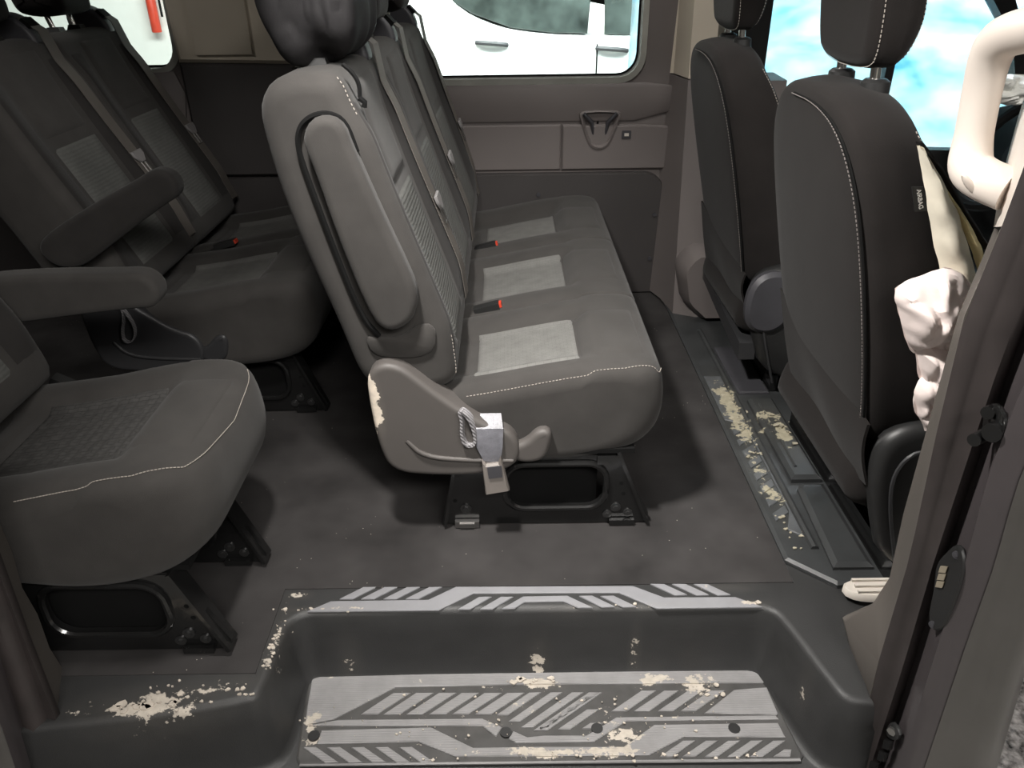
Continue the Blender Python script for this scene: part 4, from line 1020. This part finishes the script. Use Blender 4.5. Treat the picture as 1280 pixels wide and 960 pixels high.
g = G(); g.bprism(resample(chaikin(z7([(480, 280), (512, 300), (505, 380), (470, 480), (440, 545), (402, 535), (400, 480), (415, 420), (420, 340), (450, 310)]), 2), 40), nx*.007, .003); g.build('plate_body', PLB, cpt)
for k in range(3):
    g = G(); y = 345+k*22; g.prism(z7([(438-k*5, y), (460-k*5, y+2), (454-k*5, y+20), (432-k*5, y+18)], .0125), nx*.003); g.build('contact', GOLD, cpt, False)
for a, b in ((486, 312), (414, 520)):
    q = z7([(a, b)], .012)[0]; g = G(); g.cyl(q, q+nx*.003, .006, 14); g.cyl(q, q+nx*.004, .003, 6); g.build('plate_screw', PLS, cpt)
lb_ = thing('latch_bracket', 'black bracket with bolt low on the near door jamb', 'bracket', tuple(onj(1120, 925)))
g = G(); g.bprism(resample(chaikin(z7([(285, 808), (320, 845), (305, 875), (262, 850)]), 1), 20), nx*.007, .002); g.build('bracket_plate', PLB, lb_)
q = z7([(292, 838)], .012)[0]; g = G(); g.cyl(q, q+nx*.006, .008, 6); g.build('bracket_bolt', STEEL, lb_)
for a, b in ((278, 880), (262, 915), (235, 945)):
    g = G(); g.bprism(z7([(a-14, b-14), (a+14, b-8), (a+8, b+18), (a-20, b+12)]), nx*.010, .003); g.build('bracket_rib', GLOSS, lb_, False)

# ================================================================ CAB CLUTTER SEEN PAST THE SEATS
ds = thing('dashboard', 'black dashboard corner seen through the grab handle', 'dashboard', (2.0, 2.2, .3))
Pad([(1.70, .1), (1.66, .45), (1.66, .66), (1.72, .73), (1.85, .745), (2.3, .70), (2.35, .1)], 1.05, 2.9, .05, xz, n=48).build('dash_body', BLACK, ds)
g = G(); c = Vector((1.58, 2.45, .66)); g.tube([c+Vector((.09*sin(t)*0+.10*cos(2*pi*k/28), .19*sin(2*pi*k/28), .16*cos(2*pi*k/28))) for k in range(28) for t in (0,)], .017, 8, True); g.cyl(c, c+Vector((.28, 0, -.14)), .04, 10); g.build('steering_wheel', BLACK, ds)
o = crumple(None, [(1238, 118), (1246, 98), (1268, 92), (1300, 95), (1310, 115), (1280, 128), (1250, 132)], 2.30, .05, 3.3, 'crumpled_airbag', SILVER, None, 72, 1.1)
tag(o, 'crumpled silvery white airbag on the dashboard seen through the grab handle', 'airbag')
# blue plastic sheet hung over the driver door outside
n1, n2 = 60, 26; v = []; f = []
for i in range(n1+1):
    for j in range(n2+1):
        x = .46+1.75*i/n1; z = -.4+2.2*j/n2
        w = .05*noise.noise(Vector((x*2.2, z*1.4, 0)))+.03*noise.noise(Vector((x*6+z*2, z*2, 4)))+.012*abs(noise.noise(Vector((x*14, z*5, 9))))
        v.append(Vector((x, 3.16+w, z)))
for i in range(n1):
    for j in range(n2): a = i*(n2+1)+j; f.append((a, a+1, a+n2+2, a+n2+1))
o = obj('plastic_sheet', v, f, FILM, None, 'all')
tag(o, 'blue and white wrinkled plastic sheet covering the driver door window', 'plastic sheet')
md_ = o.modifiers.new('thickness', 'SOLIDIFY'); md_.thickness = .002

# ================================================================ THE WORKSHOP OUTSIDE
GZ = -.72
g = G(); g.box((0, 3.0, GZ-.02), (30, 18, .04)); tag(g.build('floor_outside', CONC, None, False), 'concrete workshop floor around the van', 'floor', kind='structure'); bpy.data.objects['floor_outside'].name = 'floor_2'
g = G(); g.box((0, 11.0, 1.6), (30, .1, 4.7)); tag(g.build('wall_outside', WALLW, None, False), 'white workshop wall behind the parked car', 'wall', kind='structure')
bpy.data.objects['wall_outside'].name = 'wall_back'
g = G(); g.box((1.6, 1.45, GZ+.012), (1.6, 1.3, .02)); tag(g.build('rubber_mat', GRAVEL, None, False), 'wet mottled dark mat on the ground below the front door', 'mat')
car = thing('parked_car', 'white car parked outside the far side windows', 'car', (.3, 7.3, GZ))
CY0, CY1 = 7.0, 8.8
def cz(px, py): p = at(px, py, 'y', CY0); return (p.x, p.z)
low = [(-1.35, -.45), (3.4, -.45), (3.6, -.1), (3.5, .45), (2.3, .60), (1.30, .66), (.55, .665), (.05, .71), (-.25, .80), (-.47, .95), (-.62, 1.25), (-1.05, 1.25), (-1.30, .85), (-1.40, .3)]
Pad(low, CY0, CY1, .10, xz, n=110, it=1).build('car_body', WHITE, car)
up = [(-1.05, 1.18), (-.45, .90), (.05, .70), (.6, .64), (1.4, .62), (2.0, .62), (1.7, 1.0), (1.3, 1.32), (-.2, 1.45), (-.9, 1.40)]
cabn = Pad(up, CY0+.08, CY1-.08, .12, xz, n=80, it=1).build('car_cabin', WHITE, car)
wn = [cz(545, -30), cz(562, 0), cz(590, 18), cz(640, 36), cz(690, 42), cz(735, 43), cz(742, -30), cz(742, -60), cz(560, -60)]
g = G(); g.bprism([(a, CY0+.085, b) for a, b in wn], (0, -.03, 0), .01); g.build('car_window', DARKGLASS, car, False)
wn = [cz(757, 44), cz(782, 45), cz(860, 48), cz(840, -40), cz(757, -60)]
g = G(); g.bprism([(a, CY0+.085, b) for a, b in wn], (0, -.03, 0), .01); g.build('car_window', DARKGLASS, car, False)
for px, py in ((615, 55), (765, 62)):
    a, b = cz(px, py); g = G(); g.tube(chaikin([(a-.13, CY0+.0, b+.012), (a-.10, CY0-.03, b+.014), (a+.08, CY0-.03, b), (a+.13, CY0+.0, b-.01)], 2, False), .018, 8); o = g.build('door_handle', PLS, car)
    g = G(); g.bprism(resample(chaikin([Vector((a+x, CY0+.002, b+z)) for x, z in ((-.10, -.03), (.08, -.03), (.08, .03), (-.10, .03))], 2), 20), (0, -.004, 0), .003); g.build('handle_bowl', WHITE, o)
a, b = cz(746, 70); g = G(); g.box((a, CY0-.002, .1), (.012, .008, 1.0)); g.build('door_gap', BLACK, car, False)
g = G(); g.bprism([(x, CY0+.03, z) for x, z in (cz(500, 28), cz(514, 26), cz(517, 34), cz(508, 42), cz(500, 40))], (0, -.05, 0), .01); g.build('tail_light', RED, car)
for x in (-.55, 2.5):
    g = G(); g.cyl((x, CY0+.02, GZ+.34), (x, CY0+.26, GZ+.34), .34, 28); o = g.build('wheel', BLACK, car)
    g = G(); g.cyl((x, CY0+.01, GZ+.34), (x, CY0+.05, GZ+.34), .21, 20); g.build('rim', STEEL, o)
# red extinguisher on the far wall
p = at(190, 10, 'y', 10.8)
fx = thing('fire_extinguisher', 'red fire extinguisher on the white wall seen through the rear window', 'extinguisher', (p.x, 10.85, p.z-.3))
g = G(); g.tube([(p.x, 10.8, p.z-.28), (p.x, 10.8, p.z-.27), (p.x, 10.8, p.z+.16), (p.x, 10.8, p.z+.22), (p.x, 10.8, p.z+.24)], [.055, .06, .06, .04, .02], 16); g.build('cylinder_body', RED, fx)
g = G(); g.box((p.x, 10.8, p.z+.27), (.05, .05, .06)); g.tube([(p.x+.03, 10.76, p.z+.27), (p.x+.13, 10.74, p.z+.2), (p.x+.13, 10.74, p.z-.1)], .015, 8); g.build('valve_hose', BLACK, fx)
